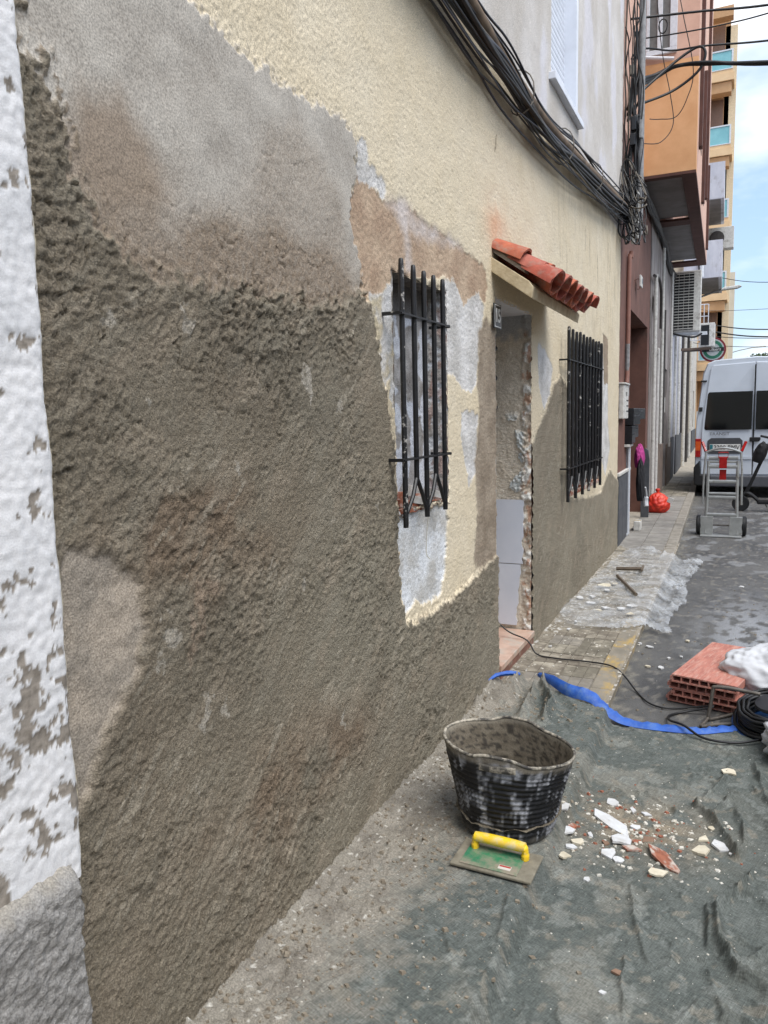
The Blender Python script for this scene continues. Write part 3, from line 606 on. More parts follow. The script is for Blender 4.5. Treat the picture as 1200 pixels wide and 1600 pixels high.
# ------------------------------------------------------------------ doorway
y0, y1, _, zt = DOOR
dw = empty('doorway', (0, y0, 0)); under(dw, house)
def farj(u, v):
    X = -.55+.546*u; Z = .06+(zt+.02-.06)*v
    n1 = fbm(X*12, Z*12, 4, 83); n2 = fbm(X*55, Z*55, 2, 84)
    seg = np.floor(Z*2.4+.25*n1+.15*X*8); swing = .75*np.sin(seg*2.7+.9)+.15*n1
    notch = np.sin((Z*np.cos(swing)+X*np.sin(swing)+.01*n1)*2*math.pi/.0135)
    low = sst(.97, .955, Z); edge = sst(-.075, -.045, X+.014*fbm(Z*22, X*8, 4, 85))
    gk = (1-edge)*(1-low)*sst(2.05, 1.9, Z+.05*n1)
    blob = sst(.72, .55, np.sqrt(((X+.1+.05*np.sin(Z*9))/.07)**2+(((Z*4.2) % 1)-.5)**2*3.2)+.5*n1)*sst(1.55,1.45,Z)*(1-low)*sst(.97,1.02,Z)
    dy = -.004*n1-.002*notch*gk*(1-blob)-.012*blob*(1+n2)-.014*edge*(.6+n1)-.002*n2
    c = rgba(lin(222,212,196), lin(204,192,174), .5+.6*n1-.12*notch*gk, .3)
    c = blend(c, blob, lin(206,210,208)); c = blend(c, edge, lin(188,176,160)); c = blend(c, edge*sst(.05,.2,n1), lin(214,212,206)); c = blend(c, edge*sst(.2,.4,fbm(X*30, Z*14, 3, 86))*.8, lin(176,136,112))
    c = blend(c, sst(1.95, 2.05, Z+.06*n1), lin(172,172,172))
    return np.stack([X, np.full_like(X, y1+.006)+dy, Z], -1), c
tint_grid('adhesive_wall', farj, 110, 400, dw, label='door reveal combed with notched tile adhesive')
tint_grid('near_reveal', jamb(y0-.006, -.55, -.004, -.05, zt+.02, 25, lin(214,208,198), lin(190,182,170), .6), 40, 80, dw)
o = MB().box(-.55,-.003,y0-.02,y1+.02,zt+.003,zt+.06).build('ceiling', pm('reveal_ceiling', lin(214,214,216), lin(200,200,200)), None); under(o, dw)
M_tile = pm('white_glazed_tile', lin(212,217,228), lin(204,210,222), scale=5, rough=.22, spec=.5)
for (z0, z1) in ((.112,.526),(.531,.955)):
    for k, (x0, x1) in enumerate(((-.352,-.052),(-.545,-.355))):
        if k == 0:
            rnd = random.Random(int(z0*100)); pts = [(x0,z0),(x0,z1)]; n = 14
            for i in range(n+1):
                zz = z1-(z1-z0)*i/n; off = rnd.uniform(-.012,.004)+(-.03 if z0 < .3 else -.012)*(i/n)*(1 if z0 < .3 else .6)
                pts.append((x1+off-(.018 if z0 < .3 else 0)+(.03 if i==0 else 0)*0, zz))
            o = MB().prism(pts, 'y', y1-.012, y1-.002).build('tile', M_tile, None)
        else: o = MB().box(x0,x1,y1-.012,y1-.002,z0,z1).build('tile', M_tile, None, bevel=.0012)
        under(o, dw)
M_marb = pm('pink_marble', lin(196,168,150), lin(172,140,122), scale=9, rough=.45, dirt=lin(176,168,156), dscale=8, dlo=.5, dhi=.66, bump=.05)
o = MB().box(-.55,.02,y0+.004,y1-.004,.05,.085).build('doorstep', M_marb, None, bevel=.004); under(o, dw)
o = MB().box(-.02,.012,y0+.006,y1-.006,-.02,.049).build('step_riser', pm('riser', lin(136,96,80), lin(112,78,66), scale=14, rough=.8, dirt=lin(150,140,124), dscale=9), None); under(o, dw)
M_drdk = pm('dark_door', lin(44,36,32), lin(34,28,26), rough=.6)
M_drlt = pm('door_paint', lin(196,186,168), lin(182,172,154), rough=.6)
dr = MB().box(-.55,-.51,y0,y1,.085,zt).build('door', M_drlt, None); under(dr, dw)
for (z0, z1) in ((.2,.95),(1.05,2.0)):
    o = MB().box(-.509,-.5,y0+.12,y1-.12,z0,z1).build('panel', M_drlt, None, bevel=.004); under(o, dr)
# a dark shoe-like rubber wedge on the step and hanging scraps of wire at the jamb
for i, z in enumerate((1.94, 1.78, 1.62)):
    o = MB().tube(catmull([(-.01,y0+.004,z),(-.04,y0+.03,z-.015),(-.03,y0+.05,z-.05),(-.01,y0+.035,z-.07),(-.012,y0+.006,z-.085)],5), .006, 6).build('bent_bracket', M_iron, None, smooth=True); under(o, dw)

# ------------------------------------------------------------------ canopy of clay tiles over the door
cy0, cy1 = 3.93, 5.17
can = empty('canopy', (0, cy0, 2.1)); under(can, house)
M_slab = pm('canopy_slab', lin(206,190,158), lin(182,164,132), scale=18, rough=.9, bump=.5, bscale=90)
o = MB().prism([(-.02,2.27),(.215,2.10),(.225,2.155),(.2,2.19),(-.02,2.345)], 'y', cy0, cy1).build('canopy_slab', M_slab, None, bevel=.004); under(o, can)
M_clay = [pm('clay_tile_%s' % k, lin(*c), lin(*c2_), scale=16, rough=.8, bump=.25, bscale=90, dirt=lin(150,124,110), dscale=14, dlo=.5, dhi=.7) for k, c, c2_ in (('red',(172,84,64),(144,68,54)),('orange',(182,100,70),(152,80,58)),('pink',(178,102,84),(150,82,68)))]
def tile_mesh(L, r0, r1, th, up, seed):
    rnd = random.Random(seed); n = 12; st = 5; mb = MB(); V = []; 
    for i in range(st):
        t = i/(st-1); r = r0+(r1-r0)*t
        for lay in (0, 1):
            rr = r-(th if lay else 0)
            for k in range(n+1):
                w = math.pi*(.04+.92*k/n)
                z = math.sin(w)*rr*.92; 
                V.append((t*L+(rnd.uniform(-.003,.003) if i == st-1 else 0), math.cos(w)*rr, z if up else -z))
    F = []; S = 2*(n+1)
    for i in range(st-1):
        for lay in (0,1):
            for k in range(n):
                A = i*S+lay*(n+1)+k; F.append((A, A+1, A+1+S, A+S))
        for k in (0, n): A = i*S+k; F.append((A, A+S, A+S+n+1, A+n+1))
    for i in (0, st-1):
        for k in range(n): A = i*S+k; F.append((A, A+1, A+1+n+1, A+n+1))
    return mb.add(V, F)
slope = math.atan2(2.40-2.185, .30)
meshes = {}
for up in (True, False):
    for v in range(3):
        o = tile_mesh(.19, .078, .096, .013, up, v+5*up).build('roof_tile', M_clay[v], None, smooth=True); meshes[(up,v)] = o.data; bpy.data.objects.remove(o)
rnd = random.Random(4); pitch = (cy1-cy0)/7
for course in range(3):
    for k in range(7):
        for up in (False, True):
            yy = cy0+pitch*(k+.5 if up else k+.0)+(.0 if up else .0)
            if not up and k == 0: continue
            s0 = course*.105-.02
            o = bpy.data.objects.new('roof_tile', meshes[(up, (k*2+course+up) % 3)]); link(o)
            h = 2.425+(.0 if up else .045)+.006*course
            o.location = (s0*math.cos(slope)+.005*rnd.uniform(-1,1), yy+rnd.uniform(-.006,.006), h-s0*math.sin(slope)-.062+rnd.uniform(-.004,.004))
            o.rotation_euler = (rnd.uniform(-.09,.09), slope-.10+rnd.uniform(-.05,.05), rnd.uniform(-.07,.07))
            under(o, can)
# mortar bedding seen in the tile mouths
mb = MB()
for k in range(7):
    yy = cy0+pitch*(k+.5)
    pts = [(yy+.062*math.cos(math.pi*i/8), .052*math.sin(math.pi*i/8)) for i in range(9)]
    for (s0, s1) in ((.0,.21),):
        v = []
        for s_ in (s0, s1):
            for (py, pz) in pts: v.append((s_*math.cos(slope)-pz*0, py, 2.36-s_*math.sin(slope)+pz))
        mb.add(v, [tuple(range(9))[::-1], tuple(range(9,18))]+[(i,(i+1)%9,9+(i+1)%9,9+i) for i in range(9)])
o = mb.build('mortar_bedding', pm('bedding', lin(168,160,148), lin(140,130,118), scale=30, bump=.6, bscale=80), None); o['kind'] = 'stuff'; under(o, can)

# ------------------------------------------------------------------ number plate
def text_obj(name, s, size, mat, M, ext=.0006, parent=None, bold=0.):
    cu = bpy.data.curves.new('t', 'FONT'); cu.body = s; cu.size = size; cu.extrude = ext; cu.align_x = 'CENTER'; cu.align_y = 'CENTER'; cu.offset = bold; cu.resolution_u = 3
    t = bpy.data.objects.new('t', cu); COL.objects.link(t)
    dg = bpy.context.evaluated_depsgraph_get(); me = bpy.data.meshes.new_from_object(t.evaluated_get(dg)); bpy.data.objects.remove(t); bpy.data.curves.remove(cu)
    me.name = name; me.materials.clear(); me.materials.append(mat); me.transform(M)
    o = link(bpy.data.objects.new(name, me))
    if parent is not None: under(o, parent)
    return o
M_black = pm('black_enamel', lin(24,26,30), lin(30,32,36), rough=.3, spec=.5); M_white = pm('white_enamel', lin(225,225,222), lin(205,205,200), rough=.4)
npl = MB().box(.012,.020,3.915,4.045,1.965,2.095).build('number_plate', M_black, None, bevel=.006); under(npl, house); npl['label'] = 'black plate with white number 15'
for (ya,yb_,za,zb) in ((3.922,4.038,1.972,1.976),(3.922,4.038,2.084,2.088),(3.922,3.926,1.976,2.084),(4.034,4.038,1.976,2.084)):
    o = MB().box(.0205,.0215,ya,yb_,za,zb).build('border', M_white, None); under(o, npl)
Mtx = Matrix.Translation((.0216,3.98,2.03)) @ Matrix(((0,0,1,0),(1,0,0,0),(0,1,0,0),(0,0,0,1)))
text_obj('digits', '15', .105, M_white, Mtx @ Matrix.Scale(.95,4), parent=npl, bold=.002)

# ------------------------------------------------------------------ upper storey of the house
UW = (5.30, 6.17, 3.74, 5.3)
ysu = axis_lines(0.2, WALL_END, lambda y: .03, (UW[0], UW[1])); zsu = axis_lines(3.455, 6.6, lambda z: .03, (UW[2], UW[3]))
Yu, Zu = [q.astype(np.float32) for q in np.meshgrid(ysu, zsu, indexing='ij')]
nu = fbm(Yu*2.3, Zu*1.5, 4, 131); nf = fbm(Yu*30, Zu*30, 2, 133)
cu_ = rgba(lin(208,203,198), lin(188,181,172), .5+.7*nu+.1*nf, .3); cu_ = blend(cu_, sst(.25,.55,fbm(Yu*1.6+2, Zu*1.0, 3, 135))*.7, lin(212,210,216))
kk = ~((((Yu[:-1,:-1]+Yu[1:,1:])/2 > UW[0]) & ((Yu[:-1,:-1]+Yu[1:,1:])/2 < UW[1]) & ((Zu[:-1,:-1]+Zu[1:,1:])/2 > UW[2]) & ((Zu[:-1,:-1]+Zu[1:,1:])/2 < UW[3])))
o = grid_object('upper_wall', np.stack([.004*nf+.003*nu, Yu, Zu], -1), M_wall, None, cu_, kk); under(o, house)
# lower cream wall left of the frame's upper corner carries on above the dense mesh
uw = empty('shutter_window', (0, UW[0], UW[2])); under(uw, house)
M_wpvc = pm('white_pvc', lin(222,226,234), lin(210,214,222), scale=6, rough=.4)
for i in range(34):
    z = UW[2]+.05+.045*i
    if z > UW[3]: break
    o = MB().prism([(-.1,z),(-.088,z+.004),(-.084,z+.022),(-.088,z+.04),(-.1,z+.044)], 'y', UW[0]+.03, UW[1]-.05).build('shutter_slat', M_wpvc, None); under(o, uw)
o = MB().box(-.14,.008,UW[1]-.05,UW[1]+.012,UW[2],UW[3]).build('frame', M_wpvc, None, bevel=.003); under(o, uw)
o = MB().box(-.14,-.005,UW[0]-.01,UW[0]+.03,UW[2],UW[3]).build('frame', M_wpvc, None, bevel=.003); under(o, uw)
o = MB().box(-.15,.045,UW[0]-.06,UW[1]+.07,UW[2]-.045,UW[2]+.002).build('sill', M_wpvc, None, bevel=.004); under(o, uw)
o = MB().box(-.16,-.13,UW[0],UW[1],UW[2],UW[3]).build('backing', M_wfr, None); under(o, uw)
# body of the house behind the facade, so that no light leaks through
o = MB().box(-4.0,-1.0,.2,WALL_END,-.2,6.6).build('house_body', pm('inside_wall', lin(120,110,100)), None); under(o, house)

# ------------------------------------------------------------------ white house beside it
lh = empty('house', (0, .2, 0)); tag(lh, 'white house with flaking paint and rough grey plinth at the near corner', 'house')
def lwall(u, v):
    Y = -1.4+2.43*(1-(1-u)**1.6); Z = .60+2.4*v
    n1 = fbm(Y*6, Z*6, 4, 141); n2 = fbm(Y*55, Z*55, 3, 143); n3 = fbm(Y*20, Z*16, 5, 145, .62)
    edge = .005*fbm(Z*7, Z*.3, 4, 147)
    peel = sst(.10, .118, n3+.35*n1-.62+.62*np.exp(-((Z-.92)/.26)**2)+.35*np.exp(-((Z-1.95)/.08)**2)*sst(.95,1.02,Y)+.25*np.exp(-((Z-1.5)/.06)**2)*sst(.97,1.02,Y))
    c = rgba(lin(226,225,225), lin(212,212,213), .5+.8*n1, .4)
    c = blend(c, sst(1.012, 1.028, Y+edge*.4)*.8, lin(196,180,140))
    c = blend(c, peel, lin(148,140,130)); c = blend(c, peel*sst(0,.4,n2), lin(128,120,110))
    X = .030+.0018*n2+.002*n1-.0018*peel
    X = X-.02*sst(1.0,1.035,Y)**2
    return np.stack([X, Y+edge*u**6, Z], -1), c
tint_grid('wall', lwall, 270, 420, lh, M_stucco)
def lplinth(u, v):
    Y = -1.4+2.40*(1-(1-u)**1.6); Z = -.12+.80*v
    n2 = fbm(Y*26, Z*26, 3, 151); w = .5-worley(Y*52, Z*52, 153); n3 = fbm(Y*90, Z*90, 2, 155)
    top = sst(.60, .665, Z+.006*n2)
    X = .062+.009*w+.004*n2+.0025*n3-.05*top**1.5-.04*sst(.97,1.0,Y)**2
    c = rgba(lin(176,173,169), lin(150,147,143), .5+.8*n2, .9); c = blend(c, sst(.615,.65,Z+.012*n2)*.8, lin(188,180,166))
    return np.stack([X, Y+.006*n2*u**4, Z-.05*top*0], -1), c
tint_grid('plinth', lplinth, 260, 150, lh, M_plinth)
o = MB().box(-4.0,-.02,-1.4,1.0,-.2,6.2).build('house_body', pm('white_body', lin(205,208,214)), None); under(o, lh)
# ------------------------------------------------------------------ ground, road, pavement
def bend(y): return -.018*max(0., y-8.64)
bendA = lambda y: -.018*np.maximum(0., y-8.64)
structure(grid_object('ground', np.stack(np.meshgrid(np.linspace(-300,300,3), np.linspace(-80,1500,3), [-.16], indexing='ij'), -1)[:, :, 0], pm('far_ground', lin(92,90,86), lin(74,72,70), scale=3, rough=.9)))
M_asph = tint_mat('asphalt', fine=160, fine_amt=.3, bump=.8, bdist=.006, bscale=130, spec=.45, rough=.62)
def road_fn():
    yy = np.concatenate([np.arange(-1.5, 3, .05), np.arange(3, 9, .024), np.arange(9, 16, .06), np.geomspace(16, 70, 60)])
    xx = np.concatenate([np.linspace(0, 1.6, 110), np.linspace(1.62, 5, 40)])
    Y, X0 = np.meshgrid(yy, xx, indexing='ij'); X = X0+.52+bendA(Y)
    n1 = fbm(X*2.2, Y*1.4, 4, 161); n2 = fbm(X*16, Y*9, 5, 163); n3 = fbm(X*3, Y*9, 3, 165)
    c = rgba(lin(92,91,89), lin(66,66,66), .5+.5*n1+.35*n2, .8)
    c = blend(c, sst(.0,.5,n1+.3*n2)*.45, lin(58,58,60))
    c = blend(c, sst(.3,.6,n2+.3*n1)*.6, lin(126,122,114))
    lime = np.exp(-(((X-1.32)/.28)**2+((Y-5.7)/1.1)**2))*sst(.15,.5,fbm(X*11, Y*7, 5, 167)+.45)
    c = blend(c, lime*.55, lin(170,174,180))
    drag = sst(.25,.45,fbm(X*4, Y*3, 4, 169))*sst(7.5,8.5,Y)*sst(15,12,Y)
    c = blend(c, drag*.45, lin(150,152,154))
    gut = np.exp(-((X0-.12)/.07)**2); c = blend(c, gut*np.clip(.5+n2,0,1)*.7, lin(120,116,106))
    Z = -.08+.004*n1+.0022*n2-.002*n3*0
    return grid_object('road', np.stack([X, Y, Z], -1), M_asph, None, c)
structure(road_fn())
M_grout = pm('grout', lin(176,168,154), lin(140,132,120), scale=14, rough=.95, bump=.3)
pav = MB()
pav.add([(-.02,-1.5,-.012),(.5,-1.5,-.012),(.5,8.64,-.012),(-.02,8.64,-.012)], [(0,1,2,3)])
ys_ = [8.64+2*i for i in range(20)]
for i in range(len(ys_)-1):
    A, B = ys_[i], ys_[i+1]
    pav.add([(-.3+bend(A),A,-.012),(.5+bend(A),A,-.012),(.5+bend(B),B,-.012),(-.3+bend(B),B,-.012)], [(0,1,2,3)])
pavement = structure(pav.build('pavement', M_grout))
def ribbed_tile(L, W, ribs, h=.012):
    mb = MB(); rw = W/ribs
    mb.box(0,W,0,L,-.02,-.005)
    for k in range(ribs): mb.box(k*rw+.0035,(k+1)*rw-.0035,.002,L-.002,-.0051,0)
    return mb
M_ptile = [pm('pavement_tile_%s' % k, lin(*c), lin(*d), scale=12, rough=.9, bump=.35, bscale=140, dirt=lin(168,160,144), dscale=5, dlo=.5, dhi=.68) for k, c, d in (('brown',(126,118,104),(104,96,84)),('grey',(134,128,118),(112,106,96)),('olive',(118,112,98),(98,92,80)))]
pm_mesh = []
for v in range(3):
    o = ribbed_tile(.196,.196,3).build('paving_tile', M_ptile[v], None); pm_mesh.append(o.data); bpy.data.objects.remove(o)
rnd = random.Random(9)
M_ptile2 = [pm('smooth_paving_%s' % k, lin(*c), lin(*d), scale=9, rough=.85, bump=.2, bscale=120, dirt=lin(150,146,138), dscale=4, dlo=.5, dhi=.7) for k, c, d in (('a',(142,138,132),(120,116,110)),('b',(132,128,122),(112,108,102)))]
pm2 = []
for v in range(2):
    o = MB().box(0,.245,0,.296,-.02,0).build('paving_tile', M_ptile2[v], None, bevel=.003, seg=1); pm2.append(o.data); bpy.data.objects.remove(o)
for r_ in range(26):
    for k in range(3):
        x = .503-.2*(k+1)+.002; y = 3.44+.2*r_
        if x+.196 < .02: continue
        o = bpy.data.objects.new('paving_tile', pm_mesh[rnd.randrange(3)]); link(o, pavement)
        o.location = (x, y, rnd.uniform(-.0015,.0015)); o.rotation_euler = (rnd.uniform(-.006,.006), rnd.uniform(-.006,.006), 0)
for r_ in range(34):
    for k in range(2 if r_ < 20 else 2):
        y = 8.66+.3*r_; x = .5-.25*(k+1)+bend(y)
        v = rnd.randrange(2); rib = 19 <= r_ < 28
        o = bpy.data.objects.new('paving_tile', pm2[v] if not rib else pm_mesh[rnd.randrange(3)]); link(o, pavement)
        if rib: o.scale = (1.25, 1.5, 1)
        o.location = (x, y, rnd.uniform(-.002,.002)+(.002 if rib else 0)); o.rotation_euler = (0, 0, .018)
# kerb stones, the near ones with worn yellow paint
M_kerb = pm('kerb_stone', lin(150,144,134), lin(124,118,108), scale=10, rough=.9, bump=.4, bscale=90, dirt=lin(110,104,94), dscale=7)
M_kerby = pm('worn_yellow_kerb', lin(140,132,118), lin(118,112,100), scale=10, rough=.9, bump=.4, bscale=90, dirt=lin(168,142,86), dscale=9, dlo=.5, dhi=.66, stretch=(1,.5,1))
kerb = structure(empty('kerb', (.5, 0, 0)))
yk = -1.5
while yk < 46:
    L = .8 if yk < 16 else 2.0
    o = MB().prism([(.503,-.2),(.618,-.2),(.618,-.012),(.606,.001),(.503,.001)], 'y', .002, L-.004).build('kerb_stone', M_kerby if 3.2 < yk+L/2 < 5.7 else M_kerb, None, bevel=.003, seg=1)
    o.location = (bend(yk), yk, 0); o.rotation_euler = (0,0,.018 if yk > 8.6 else 0); under(o, kerb); yk += L
# dust, lime and grit lying on the pavement against the wall
M_grit = tint_mat('grit', fine=200, fine_amt=.3, bump=.9, bdist=.008, bscale=120, spec=.15, rough=.92)
def heightfield(name, xs, ys, zf, cf, mat, mask=None):
    Y, X = np.meshgrid(ys.astype(np.float32), xs.astype(np.float32), indexing='ij')
    Z = zf(X, Y); c = cf(X, Y)
    kp = None
    if mask is not None:
        m = mask(X, Y); kp = (m[:-1,:-1] | m[1:,1:] | m[:-1,1:] | m[1:,:-1])
    return grid_object(name, np.stack([X, Y, Z], -1), mat, None, c, kp)
def base_z(X): return -.08*sst(.61, .66, X)
def grit_h(X, Y):
    n1 = fbm(X*7, Y*5, 4, 171); n2 = fbm(X*40, Y*40, 3, 173)
    cover = np.exp(-np.clip(X,0,9)/.10)*(.8+.6*n1)+.9*sst(5.05,5.6,Y+.25*n1)*sst(8.6,8.0,Y)*(.75+.8*n1)
    return -.006+.012*np.clip(cover-.25,-.8,1)+.0035*n2*np.clip(cover,0,1)
grit = heightfield('plaster_dust', np.linspace(.0,.63,120), np.arange(3.9, 9.2, .011), lambda X,Y: base_z(X)*0+grit_h(X,Y), lambda X,Y: blend(rgba(lin(150,142,128), lin(120,112,98), .5+.8*fbm(X*9,Y*9,4,175), .9), sst(.3,.42,fbm(X*26,Y*26,3,177))*.8, lin(198,196,190)), M_grit)
tag(grit, 'pale plaster dust and grit spread over the pavement along the wall', 'dust', kind='stuff')
# ------------------------------------------------------------------ shade-net tarp laid over pavement and road
M_tarp = tint_mat('green_shade_net', fine=150, fine_amt=.22, bump=.7, bdist=.003, bscale=160, spec=.2, weave=True, rough=.85)
HEMX = [p[0] for p in HEM]; HEMY = [p[1] for p in HEM]
def far_edge(X):
    return np.interp(X, [-.05,.0,.10,.22,.34,.48,.60,.72,.92,1.07,1.18,1.27,1.34,1.6,2.6], [3.80,3.86,4.0,4.06,3.96,3.83,3.80,3.79,3.80,3.83,3.90,3.95,3.97,4.05,4.2])
RIDGE2 = []
_rr = random.Random(21)
for i in range(46):
    x = _rr.uniform(.75,2.3); y = _rr.uniform(1.0,3.7); w = _rr.uniform(0,6.28); L = _rr.uniform(.08,.35); pts = []
    for k in range(4):
        pts.append((x,y)); x += math.cos(w)*L/3; y += math.sin(w)*L/3; w += _rr.uniform(-.5,.5)
    RIDGE2.append((pts, _rr.uniform(.004,.012)*(1.7 if pts[0][0] > 1.05 else .8), _rr.uniform(.008,.016)))
def net_z(X, Y):
    n1 = fbm(X*4, Y*4, 3, 181); n2 = fbm(X*24, Y*24, 3, 183)
    z = .008-.002+base_z(X+.012*gn(Y*6, X*0, 185)-.015)*1.0+.003*n1+.002*n2
    wx = X+.006*gn(X*25, Y*25, 187); wy = Y+.006*gn(X*25, Y*25, 188)
    for (pts, h, w) in [(p_, h_*1.5, w_) for p_, h_, w_ in RIDGES]+RIDGE2:
        xs = [p[0] for p in pts]; yy = [p[1] for p in pts]; pad = w*7
        m = (X > min(xs)-pad) & (X < max(xs)+pad) & (Y > min(yy)-pad) & (Y < max(yy)+pad)
        if not m.any(): continue
        d = seg_dist(wx[m], wy[m], pts, False)
        z[m] += h*np.exp(-(d/(w*.55)))*(.85+.25*gn(X[m]*14, Y[m]*14, 189))-.25*h*np.exp(-((d-w*2.2)/w)**2)
    wv = .5*fbm(X*3, Y*3, 3, 194)
    for (fr, am, th, sd) in ((2.4,.011,.035,195),(4.6,.008,.04,196),(8.5,.005,.05,197),(15,.003,.07,198)):
        f_ = gn(X*fr+wv+sd, Y*fr*.8-wv, sd); z = z+am*np.exp(-np.abs(f_)/th)*sst(-.05,.3,fbm(X*2.6+sd, Y*2.6, 3, sd+40)-.12+.22*sst(.7,1.2,X))
    slack = sst(1.0,1.25,X)*(.010*ridged(X*5+.6*n1, Y*3.2, 2, 191)+.004*ridged(X*13, Y*9, 2, 192)-.008); z = z+slack
    ru = np.exp(-(((X-.2)/.26)**2+((Y-3.82)/.2)**2)); z = z+ru*(.028+.03*ridged(X*7+n1, Y*6, 2, 193)*.5)
    return np.maximum(z, base_z(X)+.007+.002*n2)
def spill_amt(X, Y):
    n1 = fbm(X*5, Y*5, 4, 201); n2 = fbm(X*16, Y*16, 3, 203)
    edge = .24+.10*sst(2.6,1.4,Y)+.06*np.sin(Y*3.1)
    return (1-X/edge)+.35*n1+.25*n2+.25*np.exp(-(((X-.86)/.2)**2+((Y-2.82)/.14)**2))*0
def net_c(X, Y):
    n1 = fbm(X*3, Y*3, 4, 205); n2 = fbm(X*13, Y*13, 4, 207); n3 = fbm(X*45, Y*45, 3, 209)
    c = rgba(lin(95,99,95), lin(64,70,67), .5+.5*n1+.4*n2, .5)
    c = blend(c, sst(-.1,.6,n1+.35*n2+.15*n3)*.6*sst(1.6,.8,X), lin(132,130,121))
    c = blend(c, sst(.25,.5,n2+.3*n1+.15*n3)*.5, lin(116,120,116))
    c = blend(c, sst(-.6,.15,spill_amt(X,Y))*.75, lin(130,125,115))
    dst = np.exp(-(((X-.9)/.26)**2+((Y-2.85)/.2)**2))*np.clip(.7+n2,0,1); c = blend(c, dst*.95, lin(134,122,104))
    blot = sst(.52,.66,fbm(X*15+3, Y*15, 4, 211)+.15*n3); c = blend(c, blot*.35, lin(136,128,114))
    return c
nx = np.concatenate([np.arange(-.02,1.45,.0048), np.arange(1.45,2.5,.02)]); ny = np.arange(.75,4.12,.0052)
net = heightfield('tarp', nx, ny, net_z, net_c, M_tarp, lambda X,Y: Y < far_edge(X)+.012*gn(X*20,Y*3,213))
tag(net, 'dirty dark green shade net tarp spread on the ground with creases and blue hem', 'tarp')
# blue hem of the tarp, folded over and standing up near the step
M_blue = pm('blue_hem', lin(44,98,186), lin(34,78,160), scale=14, rough=.6, bump=.35, bscale=160, dirt=lin(90,120,168), dscale=16, dlo=.5, dhi=.7)
def ribbon(name, pts, widths, ups, mat, parent, thick=.0025, n=5):
    P = catmull(pts, n); N = len(P); mb = MB(); V = []; rnd_ = random.Random(3)
    for i, p in enumerate(P):
        s_ = i/n; k = min(int(s_), len(widths)-2); f = s_-k
        w = widths[k]*(1-f)+widths[k+1]*f; u = (Vector(ups[k])*(1-f)+Vector(ups[k+1])*f).normalized()
        t = (P[min(i+1,N-1)]-P[max(i-1,0)]).normalized(); nn = t.cross(u).normalized()
        wob = .004*math.sin(i*1.3)+.003*math.sin(i*2.9)
        for j in range(5):
            q = j/4; V.append(p+u*(w*q)+nn*(.010*math.sin(q*3.1)+wob*q))
        for j in range(5):
            q = 1-j/4; V.append(p+u*(w*q)+nn*(.010*math.sin(q*3.1)+wob*q-thick))
    F = []
    for i in range(N-1):
        for j in range(10): F.append((i*10+j, i*10+(j+1)%10, (i+1)*10+(j+1)%10, (i+1)*10+j))
    F += [tuple(range(10))[::-1], tuple((N-1)*10+j for j in range(10))]
    return mb.add(V, F).build(name, mat, parent, smooth=True)
hp = [(.215,4.08,.03),(.30,3.985,.03),(.42,3.865,.022),(.55,3.815,.02),(.64,3.80,-.035),(.74,3.795,-.066),(.92,3.80,-.068),(1.08,3.83,-.068),(1.19,3.90,-.068),(1.28,3.95,-.07),(1.42,3.96,-.07),(1.7,4.02,-.072)]
hw = [.03,.055,.065,.07,.075,.06,.065,.06,.06,.05,.05,.05]
hu = [(.35,-.2,.9),(.35,.1,.9),(.3,.3,.85),(.1,.7,.5),(0,.9,.35),(.1,.95,.2),(0,.97,.16),(-.1,.97,.12),(-.3,.9,.12),(-.2,.95,.1),(-.1,.97,.1),(0,.97,.1)]
hem = ribbon('hem', hp, hw, hu, M_blue, None, n=8); hem.parent = net; hem['label'] = 'bright blue hem band along the far edge of the tarp'
o = ribbon('hem', [(.0,3.80,.06),(.04,3.86,.075),(.1,3.9,.08),(.14,3.94,.07)], [.02,.03,.03,.02], [(.3,.3,.9)]*4, M_blue, None, n=5); o.parent = net

# mortar dropped along the foot of the wall
def spill_z(X, Y):
    s = spill_amt(X, Y); n3 = fbm(X*48, Y*48, 3, 215); w = .5-worley(X*55, Y*55, 217); w2 = .5-worley(X*24, Y*24, 219)
    return net_z(X, Y)-.004+.016*np.clip(s,-.6,1.1)+(.004*n3+.011*w+.011*w2)*np.clip(.4+s,0,1)+.018*np.exp(-X/.03)
sp = heightfield('mortar_spill', np.arange(-.01,.56,.0055), np.arange(.7,3.95,.0058), spill_z, lambda X,Y: blend(blend(rgba(lin(148,142,131), lin(124,118,108), .5+.7*fbm(X*9,Y*9,4,221), 1.), sst(.1,.5,fbm(X*6,Y*6,3,223))*.6, lin(150,144,132)), sst(.66,.72,fbm(X*60,Y*60,2,225)), lin(196,192,182)), M_grit, lambda X,Y: spill_amt(X,Y) > -.45)
tag(sp, 'crumbly grey mortar dropped along the foot of the wet wall', 'mortar', kind='stuff')

